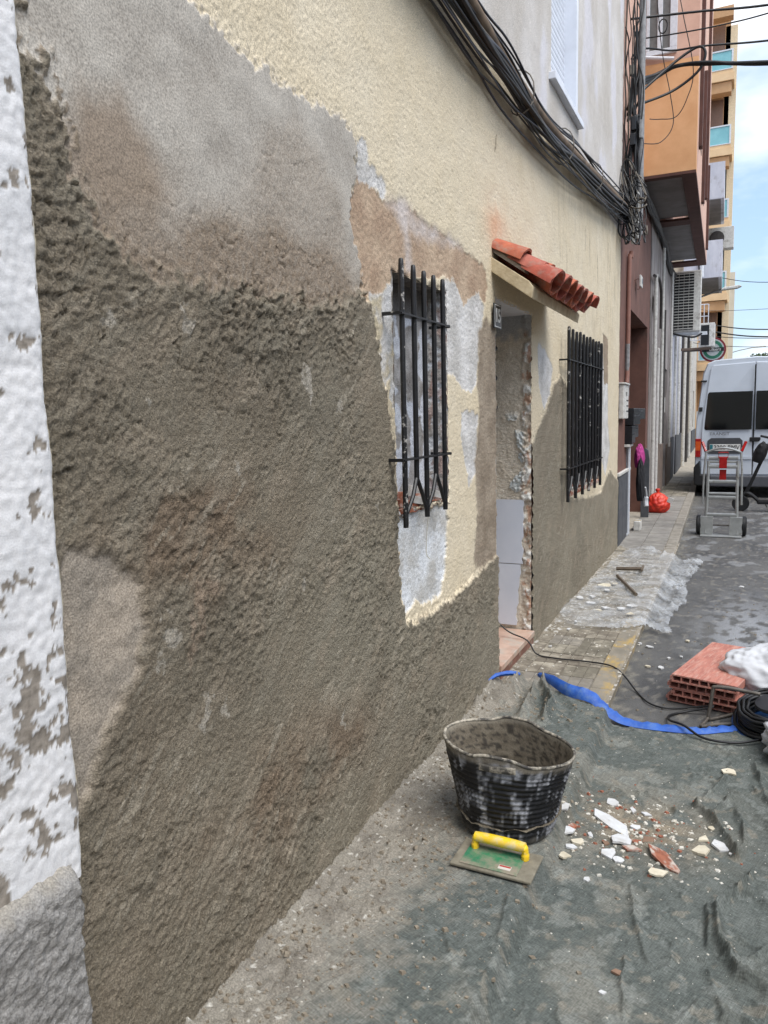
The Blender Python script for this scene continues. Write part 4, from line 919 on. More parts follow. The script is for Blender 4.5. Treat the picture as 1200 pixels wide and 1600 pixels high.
# scattered crumbs: small chips of plaster, mortar and brick, too many to count
def scatter(name, n, region, size, mat, seed, label, zfn, flat=.45):
    rr = np.random.RandomState(seed); V = []; F = []; k = 0
    pts = region(rr, n); zz = zfn(pts[:,0].astype(np.float32), pts[:,1].astype(np.float32))
    for (x, y), z in zip(pts, zz):
        s = size[0]+(size[1]-size[0])*rr.rand()**3; w = rr.rand()*6.28; m = 4; b = k
        for j in range(m):
            a_ = w+6.283*j/m; r_ = s*(.6+.5*rr.rand()); V.append((x+math.cos(a_)*r_, y+math.sin(a_)*r_*.8, z-.001))
        for j in range(m):
            a_ = w+6.283*j/m; r_ = s*(.4+.4*rr.rand()); V.append((x+math.cos(a_)*r_, y+math.sin(a_)*r_*.8, z+s*flat*(.6+.8*rr.rand())))
        F.append(tuple(range(b+m,b+2*m)))
        for j in range(m): F.append((b+j, b+(j+1)%m, b+m+(j+1)%m, b+m+j))
        k += 2*m
    me = bpy.data.meshes.new(name); me.from_pydata(V, [], F); me.update(); me.materials.append(mat)
    return tag(link(bpy.data.objects.new(name, me)), label, 'debris', kind='stuff')
M_crumbm = pm('mortar_crumb', lin(140,130,114), lin(112,102,88), scale=60, rough=.95)
M_crumbw = pm('plaster_crumb', lin(212,210,202), lin(186,178,162), scale=60, rough=.95)
M_crumbr = pm('brick_crumb', lin(158,98,76), lin(130,84,66), scale=60, rough=.95)
tz = lambda X, Y: np.where(Y < far_edge(X)-.02, np.maximum(net_z(X.copy(), Y.copy()), np.where((X < .5) & (spill_amt(X,Y) > 0), spill_z(X.copy(),Y.copy()), -9)), np.where(X < .62, np.maximum(grit_h(X,Y), 0), -.078)).astype(np.float32)
def reg_wall(rr, n): y = .9+2.9*rr.rand(n); x = np.clip(np.abs(rr.randn(n))*.30+.02, .02, 1.5); return np.stack([x,y],-1)
def reg_pile(rr, n): return np.stack([.88+.17*rr.randn(n), 2.80+.14*rr.randn(n)],-1)
def reg_all(rr, n): return np.stack([.1+1.4*rr.rand(n), 1.0+2.8*rr.rand(n)],-1)
def reg_pav(rr, n): return np.stack([np.clip(.28+.2*rr.randn(n),.02,1.3), 4.2+4.2*rr.rand(n)**.8],-1)
scatter('mortar_crumbs', 2600, reg_wall, (.002,.014), M_crumbm, 1, 'small grey mortar crumbs scattered from the wall over the tarp', tz)
scatter('plaster_crumbs', 700, reg_all, (.0015,.005), M_crumbw, 2, 'tiny white plaster crumbs scattered all over the tarp', tz, .4)
scatter('rubble_crumbs', 520, reg_pile, (.002,.016), M_crumbw, 3, 'small white plaster crumbs around the rubble beside the bucket', tz, .35)
scatter('brick_crumbs', 160, reg_pile, (.002,.014), M_crumbr, 4, 'small red brick crumbs around the rubble beside the bucket', tz, .5)
scatter('pavement_grit', 620, reg_pav, (.004,.017), M_crumbw, 5, 'white plaster flakes littering the pavement beyond the tarp', tz, .2)
scatter('road_grit', 420, lambda rr, n: np.stack([.66+1.2*rr.rand(n), 4.0+6*rr.rand(n)**1.5],-1), (.003,.012), M_crumbm, 6, 'pale grit scattered over the asphalt near the bricks', tz, .35)

# rubble pieces one can pick out
M_sh = {'w': pm('shard_white', lin(206,208,210), lin(182,180,176), scale=20, rough=.85, bump=.3, bscale=120, dirt=lin(150,150,150), dscale=30, dlo=.6, dhi=.68), 'r': M_brk, 'b': pm('shard_brown', lin(140,112,92), lin(116,92,76), scale=20, rough=.9, bump=.4), 'y': pm('shard_cream', lin(212,204,184), lin(186,176,154), scale=20, rough=.9, bump=.35)}
NAMES = {'w': 'white plaster shard', 'r': 'red brick shard with white plaster', 'b': 'brown clay shard', 'y': 'cream plaster shard'}
SPECIAL = {0: 'largest flat white plaster slab lying in the rubble by the bucket', 1: 'flat white plaster piece just in front of the largest slab', 2: 'long red brick shard with white plaster pointing away from the rubble', 3: 'thin red brick sliver below the flat white plaster pieces', 4: 'brown clay lump behind the long brick shard', 7: 'bent cream plaster piece apart from the rubble, near a tarp crease', 8: 'white plaster piece with brown edge against the tall tarp crease', 9: 'small cream chip standing behind the bent cream piece', 10: 'pinkish brick shard closest to the bucket', 17: 'cream plaster strip in front of the long brick shard', 20: 'cream flake lying alone between bucket and cable reel', 23: 'brown leaf-like clay lump alone at the front of the tarp', 15: 'white plaster lump behind the largest slab',
 5: 'white plaster triangle in front of the flat white piece', 6: 'tiny white chip just in front of the white plaster triangle', 11: 'white plaster chip touching the pinkish brick shard by the bucket', 13: 'white chip in front of the pinkish brick shard', 16: 'white chip beyond the far corner of the largest slab', 18: 'white sliver beyond the largest slab, towards the tarp crease', 19: 'white sliver against the end of the largest slab', 21: 'lone small white chip in front of the rubble, beyond the float', 24: 'white flake at the foot of the bucket behind the pinkish shard', 25: 'small white chip halfway between bucket and largest slab', 27: 'tiny white chip beyond the white piece at the tall tarp crease', 29: 'lone tiny white chip at the very front of the tarp',
 12: 'cream plaster chip between the pinkish shard and the white triangle', 14: 'cream plaster chip in front of the bucket foot, nearest the float', 22: 'tiny cream chip at the foot of the long tarp crease', 26: 'brown clay chip at the near side of the largest slab', 28: 'short red brick chip between the thin sliver and the brown lump'}
for i, (x, y, rx, ry, c) in enumerate(SHARDS):
    t = min(.011, .14*min(rx,ry)+.004)
    o = shard_mesh(rx*1.0, ry*.95, t, 300+i).build({'w':'plaster_shard','r':'brick_shard','b':'clay_shard','y':'plaster_shard'}[c], M_sh[c], None)
    z = float(tz(np.array([x],np.float32), np.array([y],np.float32))[0])
    o.location = (x, y, z+.0005); rr = random.Random(i); o.rotation_euler = (rr.uniform(-.12,.12), rr.uniform(-.12,.12), rr.uniform(-.5,.5) if i not in (0,2) else (-.7 if i == 0 else -.9))
    if i == 2: o.scale = (1.25,.55,1.1)
    if i == 0: o.scale = (1.15,.62,1)
    tag(o, SPECIAL[i], 'rubble', 'rubble pieces on the tarp')
CHIP_LABELS = ['largest white plaster flake on the plastic sheet, below the dark stick', 'white flake on the plastic sheet closest to the wall', 'white flake next nearest the wall on the plastic sheet', 'broad white flake on the plastic sheet nearest the kerb', 'small thick white flake in front of the broad one near the kerb', 'white flake at the middle of the plastic sheet', 'white flake between the middle flake and the broad one near the kerb', 'thin white flake just behind the two nearest the wall', 'thin cream flake at the near edge of the plastic sheet', 'small flake just in front of the largest one on the plastic', 'tiny flake at the wall where the plastic sheet begins', 'tiny flake at the wall on bare paving before the plastic', 'larger of two flakes on the asphalt beside the yellow kerb', 'smaller of two flakes on the asphalt beside the yellow kerb', 'flake on the asphalt just off the corner of the plastic sheet', 'flake on the asphalt midway between kerb and bricks', 'lone flake on the asphalt behind the bricks', 'flake on the ribbed paving near the door step', 'flake at the kerb edge where the plastic sheet ends', 'flake on the asphalt against the far corner of the bricks', 'flake touching the far side of the largest one on the plastic', 'lone white flake far out on the asphalt towards the hand truck']
for i, (x, y, rx, ry, c) in enumerate(CHIPS):
    on_pl = x < .66 and y > 5.3
    o = shard_mesh(rx*.9, ry*.55, .010, 400+i).build('plaster_flake', M_sh['w' if i % 4 else 'y'], None)
    o.location = (x, y, .012 if on_pl else (.004 if x < .62 else -.078)); o.rotation_euler = (0,0,.3*math.sin(i*2.1))
    tag(o, CHIP_LABELS[i], 'rubble', 'plaster flakes beyond the tarp')

# ------------------------------------------------------------------ rubber tub
tub = empty('rubber_bucket', (.475, 2.55, .008)); tag(tub, 'black rubber builder\'s bucket smeared with white dust, mortar inside', 'bucket')
def tub_fn(kind):
    nW = 160; prof = []
    H = .31
    nz_ = 70
    w = np.linspace(0, 2*math.pi, nW+1).astype(np.float32)
    if kind == 'out': t = np.linspace(0, 1, nz_)
    else: t = np.linspace(0, 1, 40)
    T, Wg = np.meshgrid(t.astype(np.float32), w, indexing='ij')
    rb, rt = .166, .205
    ex = 1+.17*T**1.5; ey = 1-.10*T**1.5               # squeezed oval towards the rim
    r = rb+(rt-rb)*T**.9
    if kind == 'in': r = r-.007-.006*(1-T)
    hand = np.exp(-((np.angle(np.exp(1j*(Wg+math.pi/2)))/.34)**4))+np.exp(-((np.angle(np.exp(1j*(Wg-math.pi/2)))/.34)**4))
    lift = .020*hand*T**6
    sag = -.018*(np.abs(np.cos(Wg))**2-.3)*0
    rib = 0
    if kind == 'out':
        rib = .0022*np.sign(np.sin(T*2*math.pi*17))*(T > .1)*(T < .86)+.0012*np.sin(Wg*72)*(T > .1)*(T < .86)*(np.abs(np.cos(Wg)) > .25)
        foot = -.012*np.exp(-(T/.03)**2); r = r+foot
    nn = fbm(Wg*6, T*9, 4, 231); r = r+rib+.002*nn*(1-T**4)
    ph = .06
    X = r*ex*np.cos(Wg+0); Yc = r*ey*np.sin(Wg)
    Z = H*T+lift-.02*np.cos(Wg)*T**3
    if kind == 'in': Z = np.maximum(Z, .02)
    if kind == 'out':
        n2 = fbm(Wg*5, T*14, 6, 233, .6); n3 = fbm(Wg*4, T*5, 3, 235)
        n4 = fbm(Wg*3+5, T*3, 3, 236); n5 = fbm(Wg*40, T*8, 3, 234)
        wear = sst(.05,.75,.5*fbm(Wg*22, T*3, 5, 243, .6)+.75*n4+.45*n3+.15*fbm(Wg*30, T*40, 2, 244))
        c = rgba(lin(10,11,14), lin(18,20,25), .5+n3, .25); c = blend(c, wear*.85, lin(158,160,166))
        vst = np.exp(-((np.angle(np.exp(1j*(Wg+math.pi/2+.28)))/.035)**2))*sst(.0,.4,.4+n2); c = blend(c, vst*.7, lin(180,180,182))
        c = blend(c, sst(.90,.97,T+.03*n2)*.6, lin(140,132,118)); c = blend(c, sst(.12,.0,T+.05*n3)*.6, lin(120,116,108))
    else:
        n2 = fbm(Wg*5, T*12, 4, 237); c = rgba(lin(122,114,100), lin(98,90,78), .5+.9*n2, .7); c = blend(c, sst(.1,.35,fbm(Wg*8,T*26,3,239))*.75, lin(40,38,37)); c = blend(c, sst(.93,1.,T)*.7, lin(172,164,148))
    return X, Yc, Z, c
M_rub = tint_mat('dusty_rubber', fine=220, fine_amt=.25, bump=.5, bdist=.002, bscale=220, spec=.5, rough=.5)
a0 = .08
ca, sa = math.cos(a0), math.sin(a0)
def put(X, Y, Z): return np.stack([X*ca-Y*sa+.475, X*sa+Y*ca+2.55, Z+.008], -1)
X1, Y1, Z1, c1 = tub_fn('out'); o = grid_object('body', put(X1,Y1,Z1), M_rub, None, c1); under(o, tub)
X2, Y2, Z2, c2_ = tub_fn('in'); o = grid_object('lining', put(X2,Y2,Z2), M_rub, None, c2_); under(o, tub); o['label'] = 'inside wall coated with drying mortar'
# rolled rim
rimp = put((X1[-1]+X2[-1])/2, (Y1[-1]+Y2[-1])/2, (Z1[-1]+Z2[-1])/2)[:-1]
M_rim = pm('rim_rubber', lin(84,80,72), lin(48,46,44), scale=26, rough=.7, bump=.4, bscale=90, dirt=lin(176,168,152), dscale=22, dlo=.45, dhi=.6)
o = MB().tube([tuple(p) for p in rimp], .006, 8, closed=True).build('rim', M_rim, None, smooth='all'); under(o, tub)
# grip slots below the raised rim
for sgn in (-1, 1):
    pts = []
    for i in range(9):
        w = sgn*math.pi/2+(-.26+.52*i/8); r = .209+.001; X = (r*1.155*math.cos(w)); Yc = r*.915*math.sin(w); pts.append((X*ca-Yc*sa+.475, X*sa+Yc*ca+2.55, .008+.31-.016))
    o = MB().tube(pts, .008, 8, flat=1.6).build('grip', M_rim, None, smooth=True); under(o, tub)
# mortar left in the bottom
def tub_m(u, v):
    rr_ = .185*u; w = v*2*math.pi; X = rr_*np.cos(w)*1.04; Yc = rr_*np.sin(w)*.98; n1 = fbm(X*14, Yc*14, 4, 241)
    return put(X, Yc, .07+.018*n1), rgba(lin(130,122,107), lin(104,96,83), .5+n1, 1.)
tint_grid('mortar_mix', tub_m, 40, 90, tub, M_grit)

# ------------------------------------------------------------------ plastering float
fl = empty('plastering_float', (.51, 2.285, .014), -.02); tag(fl, 'green plastic plastering float with yellow handle on the tarp', 'float')
M_fgreen = pm('green_plastic', lin(44,124,84), lin(52,112,84), scale=12, rough=.5, dirt=lin(142,134,118), dscale=9, dlo=.42, dhi=.6)
M_fsole = pm('float_sole', lin(134,128,112), lin(108,102,88), scale=22, rough=.9, bump=.5, bscale=90)
M_yel = pm('yellow_grip', lin(238,202,40), lin(226,186,30), scale=10, rough=.45, dirt=lin(206,198,166), dscale=16, dlo=.5, dhi=.7)
Lx, Ly = .138, .082
o = MB().box(-Lx,Lx,-Ly,Ly,0,.010).build('sole', M_fsole, fl, bevel=.003)
o = MB().box(-Lx+.03,Lx-.05,-Ly+.012,Ly-.03,.0102,.0135).build('plate', M_fgreen, fl, bevel=.0012)
hd = MB().tube(catmull([(-.088,.035,.052),(-.05,.035,.053),(0,.035,.053),(.05,.035,.053),(.088,.035,.052)],4), [.0165+.002*math.sin(math.pi*i/16) for i in range(17)], 14).build('handle', M_yel, fl, smooth=True)
for sx in (-1,1):
    MB().tube(catmull([(sx*.078,.035,.052),(sx*.086,.035,.048),(sx*.088,.035,.032),(sx*.088,.035,.012)],5), [.016]*6+[.014]*5+[.017]*5, 10, flat=.8).build('handle_post', M_yel, fl, smooth=True)
o = MB().box(.02,.062,-.055,-.032,.0137,.0142).build('sticker', pm('sticker_white', lin(206,200,190), rough=.6), fl); MB().box(.022,.060,-.042,-.034,.0143,.0146).build('sticker_band', pm('sticker_red', lin(170,60,52), rough=.6), o)

# ------------------------------------------------------------------ hollow clay bricks
M_brick = pm('hollow_clay', lin(186,124,108), lin(160,102,90), scale=10, rough=.85, bump=.35, bscale=90, stretch=(6,1,6), dirt=lin(194,156,142), dscale=9, dlo=.48, dhi=.72)
def hollow_brick(W_, L_, H_, cells):
    mb = MB(); t = .0075
    mb.box(0,W_,0,L_,0,t); mb.box(0,W_,0,L_,H_-t,H_)
    for k in range(cells+1):
        x = (W_-t)*k/cells; mb.box(x,x+t,0.001,L_-.001,t-.0004,H_-t+.0004)
    mb.box(-.009,0.0003,.001,L_-.001,H_*.3,H_*.7)
    for k in range(24): # fine extruded ridges on the top face
        x = .01+(W_-.02)*k/24; mb.box(x,x+.005,.0006,L_-.0006,H_-.0006,H_+.0007)
    return mb
bme = None; BW, BL, BH = .335, .72, .041
labs = ['bottom brick of the hollow clay stack on the asphalt','second hollow clay brick from the bottom of the stack','third hollow clay brick from the bottom, under the top one','topmost hollow clay brick of the stack with its ridged face bare']
for i, (dx, dy, rz) in enumerate(((-.022,.03,.02),(.008,.0,-.012),(-.014,.0,.025),(.0,-.02,-.006))):
    o = bpy.data.objects.new('hollow_brick', bme) if bme else hollow_brick(BW, BL, BH, 7).build('hollow_brick', M_brick, None)
    if bme: link(o)
    bme = o.data; o.location = (.915+dx, 4.225+dy, -.074+i*(BH+.0012)); o.rotation_euler = (0,0,-.25+rz)
    tag(o, labs[i], 'brick', 'stack of hollow bricks')

# ------------------------------------------------------------------ cable reel, tubular stand, cord, sacks
reel = empty('cable_reel', (1.36, 3.99, -.075)); tag(reel, 'blue cable reel wound with black cable at the right edge', 'cable reel')
M_rblue = pm('reel_blue', lin(30,66,112), lin(24,52,92), rough=.4, dirt=lin(120,124,130), dscale=14, dlo=.58, dhi=.7); M_cab = pm('black_cable', lin(15,15,17), lin(26,26,28), scale=30, rough=.5)
Mr = Matrix.Translation((1.40,4.02,-.03)) @ Matrix.Rotation(.25,4,'X') @ Matrix.Rotation(-.12,4,'Y')
o = MB().lathe([(.06,-.012),(.185,-.012),(.19,-.004),(.185,.004),(.06,.004)], 40, Mr).build('flange', M_rblue, None, smooth=True); under(o, reel)
o = MB().lathe([(.01,.085),(.06,.085),(.075,.10),(.07,.112),(.01,.115)], 30, Mr).build('hub', pm('reel_hub', lin(34,34,38), rough=.5), None, smooth=True); under(o, reel)
rr = random.Random(8)
for k in range(16):
    lay = k // 5; r_ = .105+.022*lay+rr.uniform(-.004,.004); z = .014+.018*(k % 5)+rr.uniform(-.004,.004)
    pts = [Mr @ Vector((r_*math.cos(6.283*i/36)+.003*math.sin(i*1.7+k), r_*math.sin(6.283*i/36), z+.004*math.sin(i*.7+k))) for i in range(36)]
    o = MB().tube(pts, .0085, 7, closed=True).build('cable_turn', M_cab, None, smooth='all'); under(o, reel)
M_steel = pm('worn_steel', lin(118,112,104), lin(88,82,76), scale=18, rough=.45, metal=.5, dirt=lin(70,60,52), dscale=20)
stand = MB().tube(catmull([(1.34,4.03,.10),(1.21,4.05,.105),(1.135,4.06,.10),(1.125,4.06,.085),(1.115,4.045,.0),(1.108,4.035,-.058),(1.12,4.05,-.07),(1.18,4.11,-.07),(1.25,4.19,-.066)],6), .0095, 10).build('reel_stand', M_steel, None, smooth=True); under(stand, reel)
o = MB().tube(catmull([(1.108,4.035,-.058),(1.09,3.98,-.068),(1.08,3.93,-.068),(1.16,3.99,-.068),(1.26,4.02,-.06)],6), .008, 8).build('stand_foot', M_steel, None, smooth=True); under(o, reel)
cp = [(-.62,4.62,.50),(-.30,4.60,.30),(-.12,4.58,.14),(.01,4.56,.097),(.05,4.55,.07),(.10,4.53,.013),(.22,4.50,.010),(.42,4.50,.012),(.56,4.47,.012),(.64,4.42,-.02),(.72,4.32,-.068),(.80,4.17,-.07),(.88,4.12,-.07),(.97,4.15,-.07),(1.07,4.16,-.05),(1.13,4.14,-.03)]
o = MB().tube(catmull(cp,6), .0048, 8).build('extension_cord', M_cab, None, smooth='all'); tag(o, 'thin black cord trailing from the doorway across the paving to the bricks', 'cord')
cp2 = [(1.13,4.12,-.03),(1.0,4.10,-.066),(.925,4.02,-.068),(.93,3.92,-.055),(1.0,3.83,-.035),(1.08,3.76,-.052),(1.16,3.74,-.055),(1.25,3.76,-.055),(1.34,3.82,-.05)]
o = MB().tube(catmull(cp2,7), .0062, 8).build('cable_loop', M_cab, None, smooth='all'); tag(o, 'thick black cable looping over the blue hem to the reel', 'cable')
def lumpy(name, M, sx, sy, sz, seed, mat, amp=.12, freq=2.4, n=60, m=40, fold=.25):
    th, ph = np.meshgrid(np.linspace(0,2*np.pi,n), np.linspace(.02,np.pi-.02,m), indexing='ij')
    dx, dy, dz = np.cos(th)*np.sin(ph), np.sin(th)*np.sin(ph), np.cos(ph)
    k = 1+amp*(fbm(dx*freq+seed+dz, dy*freq+dz*1.7, 3, seed))+amp*fold*ridged(dx*freq*2+dz*2, dy*freq*2-dz, 2, seed+5)
    k[-1] = k[0]
    P = np.stack([dx*k*sx, dy*k*sy, np.maximum(dz*k*sz, -sz*.75)], -1).reshape(-1,3)
    P = np.array([tuple(M @ Vector(p)) for p in P]).reshape(n,m,3)
    return grid_object(name, P, mat, None)
M_sack = pm('white_sack', lin(206,208,212), lin(186,188,192), scale=8, rough=.6, bump=.4, bscale=30)
sk_ = lumpy('sack', Matrix.Translation((1.46,4.46,.06)) @ Matrix.Rotation(.15,4,'Z'), .30,.22,.18, 5, M_sack, .09, 1.1, 110, 80, .55); tag(sk_, 'crumpled white plastic sack beside the bricks behind the reel', 'sack')
sk2 = lumpy('sack', Matrix.Translation((1.50,3.72,.0)), .14,.18,.10, 9, M_sack, .2, 2.6, 60, 40, .5); tag(sk2, 'corner of a white sack cut by the right edge, in front of the reel', 'sack')

# ------------------------------------------------------------------ clear plastic sheet with plaster on it
def plastic_mat():
    m, t, b = new_mat('clear_film')
    co = nd(t,'ShaderNodeTexCoord'); n = nd(t,'ShaderNodeTexNoise'); n.inputs['Scale'].default_value = 5; n.inputs['Detail'].default_value = 5; t.links.new(co.outputs['Object'], n.inputs['Vector'])
    r = nd(t,'ShaderNodeMapRange'); r.inputs['From Min'].default_value = .35; r.inputs['From Max'].default_value = .7; r.inputs['To Min'].default_value = .08; r.inputs['To Max'].default_value = .5; t.links.new(n.outputs['Fac'], r.inputs['Value']); t.links.new(r.outputs[0], b.inputs['Alpha'])
    b.inputs['Base Color'].default_value = (*lin(214,218,222),1); b.inputs['Roughness'].default_value = .22; b.inputs['Specular IOR Level'].default_value = .6
    return m
plx = np.arange(-.0,1.0,.011); ply = np.arange(5.2,8.75,.013)
def pl_z(X, Y):
    s = poly_sd(X, Y, PLASTIC, .3); wv = fbm(X*3, Y*2, 3, 251)
    fold = np.exp(-np.abs(gn(X*4+1.3*wv, Y*1.6+wv, 252))/.10)+.6*np.exp(-np.abs(gn(X*9-wv, Y*3.5+1.5*wv, 253))/.10)+.3*np.exp(-np.abs(gn(X*17+wv, Y*8, 254))/.12)
    edge = np.exp(-((s-.06)/.09)**2)*sst(.35,.6,X+.25*sst(7.6,8.4,Y))
    z0 = np.where(X > .60, -.078*sst(.60,.72,X), 0)+.018
    return z0+.007*fold+edge*(.024*fold+.010)
film = heightfield('plastic_sheet', plx, ply, pl_z, lambda X,Y: rgba(lin(210,214,218), lin(200,204,208), X*0, .1), plastic_mat(), lambda X,Y: poly_sd(X, Y, PLASTIC, .3) > .02*gn(X*9,Y*6,255))
tag(film, 'crumpled clear plastic sheet over pavement and kerb below the second window', 'plastic sheet')
M_stick = pm('dirty_wood', lin(110,98,84), lin(84,74,64), scale=20, rough=.9, stretch=(1,8,1))
for pts, r_, lb in (([(.19,7.30,.035),(.42,7.28,.05)], .018, 'short pale wooden batten lying on the plastic sheet'), ([(.24,7.0,.03),(.49,6.28,.035)], .014, 'thin dark stick lying across the plastic sheet'), ([(.42,7.42,.05),(.43,7.2,.05)], .012, 'small dark crosspiece at the end of the pale batten')):
    o = MB().tube(pts, r_, 6).build('stick', M_stick, None); tag(o, lb, 'stick')
# ------------------------------------------------------------------ houses further along the street
def fac(name, label, y0, y1, h, m, cat='house', depth=6., x=0., open_=None):
    """a house whose street wall follows the bend; open_ = list of (y0,y1,z0,z1,depth) recesses"""
    e = empty(name, (x+bend(y0), y0, 0), .018); tag(e, label, cat)
    L = y1-y0; mb = MB()
    zs_ = [-.1, h]; cuts = sorted(open_ or [])
    yy = 0.
    for (a_, b_, z0, z1, dp) in cuts:
        if a_ > yy+.001: mb.box(-depth,0,yy,a_,-.1,h)
        if z0 > -.09: mb.box(-depth,0,a_,b_,-.1,z0)
        mb.box(-depth,0,a_,b_,z1,h); mb.box(-depth,-dp,a_,b_,z0,z1); yy = b_
    if yy < L-.001: mb.box(-depth,0,yy,L,-.1,h)
    w = mb.build('wall', m, e); return e
def lb(par, name, x0,x1,y0,y1,z0,z1, m, bevel=0): return MB().box(x0,x1,y0,y1,z0,z1).build(name, m, par, bevel=bevel)
M_brown = pm('brown_paint', lin(116,80,68), lin(102,70,60), scale=5, rough=.85, bump=.25, bscale=110, dirt=lin(88,64,56), dscale=3)
M_dkbrown = pm('dark_brown_trim', lin(92,60,52), lin(78,52,46), scale=6, rough=.8)
M_orange = pm('orange_render', lin(224,176,130), lin(212,162,116), scale=4, rough=.9, bump=.3, bscale=60)
M_pink = pm('pink_render', lin(214,176,156), lin(198,160,142), scale=4, rough=.9, bump=.2)
M_greyp = pm('grey_soffit', lin(138,134,132), lin(122,118,116), scale=4, rough=.9)
M_slate = pm('slate_plinth', lin(86,88,92), lin(70,72,76), scale=8, rough=.7, bump=.15)
M_pipe = pm('brown_pipe', lin(146,104,90), lin(126,88,78), scale=8, rough=.6); M_grypipe = pm('grey_pipe', lin(150,150,150), lin(120,120,120), rough=.6)
M_alu = pm('white_aluminium', lin(216,220,226), lin(200,204,210), rough=.4)
M_off = pm('offwhite_plastic', lin(214,212,206), lin(190,188,182), rough=.6, dirt=lin(150,146,138), dscale=9)
bh = fac('house', 'brown fronted house with orange projecting bay and deep doorway', 8.66, 12.38, 4.58, M_brown, open_=[(1.15,3.40,-.1,2.76,.55)], x=-.012)
lb(bh,'plinth',.002,.022,.01,1.13,-.05,.80,M_slate,.004); lb(bh,'plinth_cap',.0,.035,.01,1.13,.802,.835,M_off,.004)
for z0_, z1_ in ((.05,.40),(.41,.78)):
    for k in range(3): lb(bh,'plinth_tile',.0225,.027,.02+.37*k,.38+.37*k,z0_,z1_,M_slate,.002)
lb(bh,'plinth',.002,.018,3.40,3.71,-.05,.9,M_slate,.004)
# bay: orange side wall, pink front, brown rim with two grey soffit panels
bay = empty('bay', (0,0,0), 0, bh)
B0, B1, BZ, BX = 2.14, 8.85, 4.53, .66
lb(bay,'upper_wall',-6,-.005,.0,B1,4.585,10.5,M_pink)
lb(bay,'side_wall',.0,BX,B0,B0+.2,BZ+.04,5.93,M_orange); lb(bay,'side_wall',.0,BX,B0,B0+.2,5.931,10.5,M_pink)
lb(bay,'front_wall',BX-.16,BX+.004,B0+.201,B1,BZ+.04,10.5,M_pink)
for (x0,x1,ya,yb_) in ((BX-.17,BX+.002,B0,B1),(.0,BX-.171,B0,B0+.12),(.0,BX-.171,B0+2.5,B0+2.85),(.0,BX-.171,B1-.5,B1)):
    lb(bay,'soffit_rim',x0,x1,ya+.001,yb_,BZ,BZ+.039,M_dkbrown,.004)
for ya, yb_ in ((B0+.121,B0+2.499),(B0+2.851,B1-.501)): lb(bay,'soffit_panel',.0,BX-.172,ya,yb_,BZ+.06,BZ+.09,M_greyp)
for i, (ya, z0_, z1_) in enumerate(((.5,5.0,8.2),(2.2,4.7,6.6),(4.0,5.2,8.8),(5.6,4.65,6.2))):
    lb(bay,'window_trim',BX+.005,BX+.05,B0+ya,B0+ya+.16,z0_,z1_,M_dkbrown,.004)
    lb(bay,'pane',BX+.005,BX+.012,B0+ya+.161,B0+ya+1.1,z0_+.2,z1_-.2,M_glass_dk)
# window on the near side of the bay
bw = empty('side_window', (0,0,0), 0, bay)
for (x0,x1,z0_,z1_) in ((.03,.40,6.02,6.08),(.03,.07,6.08,7.4),(.165,.225,6.08,7.4),(.315,.40,6.08,7.4)): lb(bw,'frame',x0,x1,B0-.05,B0-.002,z0_,z1_,M_alu,.004)
for x0,x1 in ((.07,.165),(.225,.315)): lb(bw,'pane',x0,x1,B0-.03,B0-.006,6.08,7.4,pm('grey_blind', lin(112,112,110), lin(98,98,96), rough=.5))
o = MB().tube([(.0,B0-.09,6.0),(.37,B0-.06,5.93)], .022, 8).build('sill_tube', M_alu, bw, smooth=True)
for x in (-.02+.0,.02): MB().tube([(x+.015,B0-.35,4.6),(x+.015,B0-.35,9)], .016, 8).build('pipe', M_pipe, bay, smooth=True)
# brown down-pipe, meter box, letter boxes, cameras on the brown wall
MB().tube(catmull([(.05,.66,3.35),(.045,.66,3.28),(.03,.64,3.2),(.03,.62,2.1),(.03,.58,1.85)],5), .026, 10).build('downpipe', M_pipe, bh, smooth=True)
MB().tube([(.03,.62,1.7),(.03,.6,2.3)], .024, 8).build('downpipe', M_grypipe, bh, smooth=True)
mbx = MB().box(.002,.06,.06,.50,1.44,1.82).build('meter_box', M_off, bh, bevel=.01); lb(mbx,'lid',.0,.075,.04,.52,1.822,1.84,M_off,.004)
for z in (1.52,1.58,1.64): lb(mbx,'vent_slot',.0605,.063,.30,.47,z,z+.012,M_black)
lb(mbx,'lock',.0605,.066,.28,.33,1.70,1.74,M_black)
lbx = empty('letter_boxes', (0,0,0), 0, bh)
for k, (ya, yb_, z0_, z1_, x1) in enumerate(((.72,1.5,1.36,1.56,.10),(.72,1.1,1.14,1.35,.085),(1.52,2.3,1.42,1.56,.09),(1.12,1.5,1.2,1.35,.08))):
    o = MB().box(-.14,x1,ya,yb_,z0_,z1_).build('box', M_black, lbx, bevel=.006)
    for q in range(3): lb(o,'slot',x1+.0005,x1+.003,ya+.05+(yb_-ya-.1)*q/3,ya+.02+(yb_-ya-.1)*(q+.8)/3,z0_+.1,z0_+.12,pm('slot_grey', lin(70,72,76)))
lb(bh,'shelf',-.02,.06,.70,1.1,1.10,1.13,M_off,.004)
for (y_, z_, nm) in ((1.62,3.16,'camera_box'),):
    o = MB().box(.05,.075,y_-.06,y_+.16,z_-.07,z_+.07).build(nm, M_off, bh, bevel=.008); lb(o,'dark_window',.0755,.078,y_+.05,y_+.13,z_-.02,z_+.04,M_black)
    MB().tube(catmull([(.0,y_-.1,z_),(.05,y_-.05,z_+.02),(.06,y_-.05,z_-.09),(.04,y_-.1,z_-.11)],4), .006, 6).build('bracket', M_dkbrown, o, smooth=True)
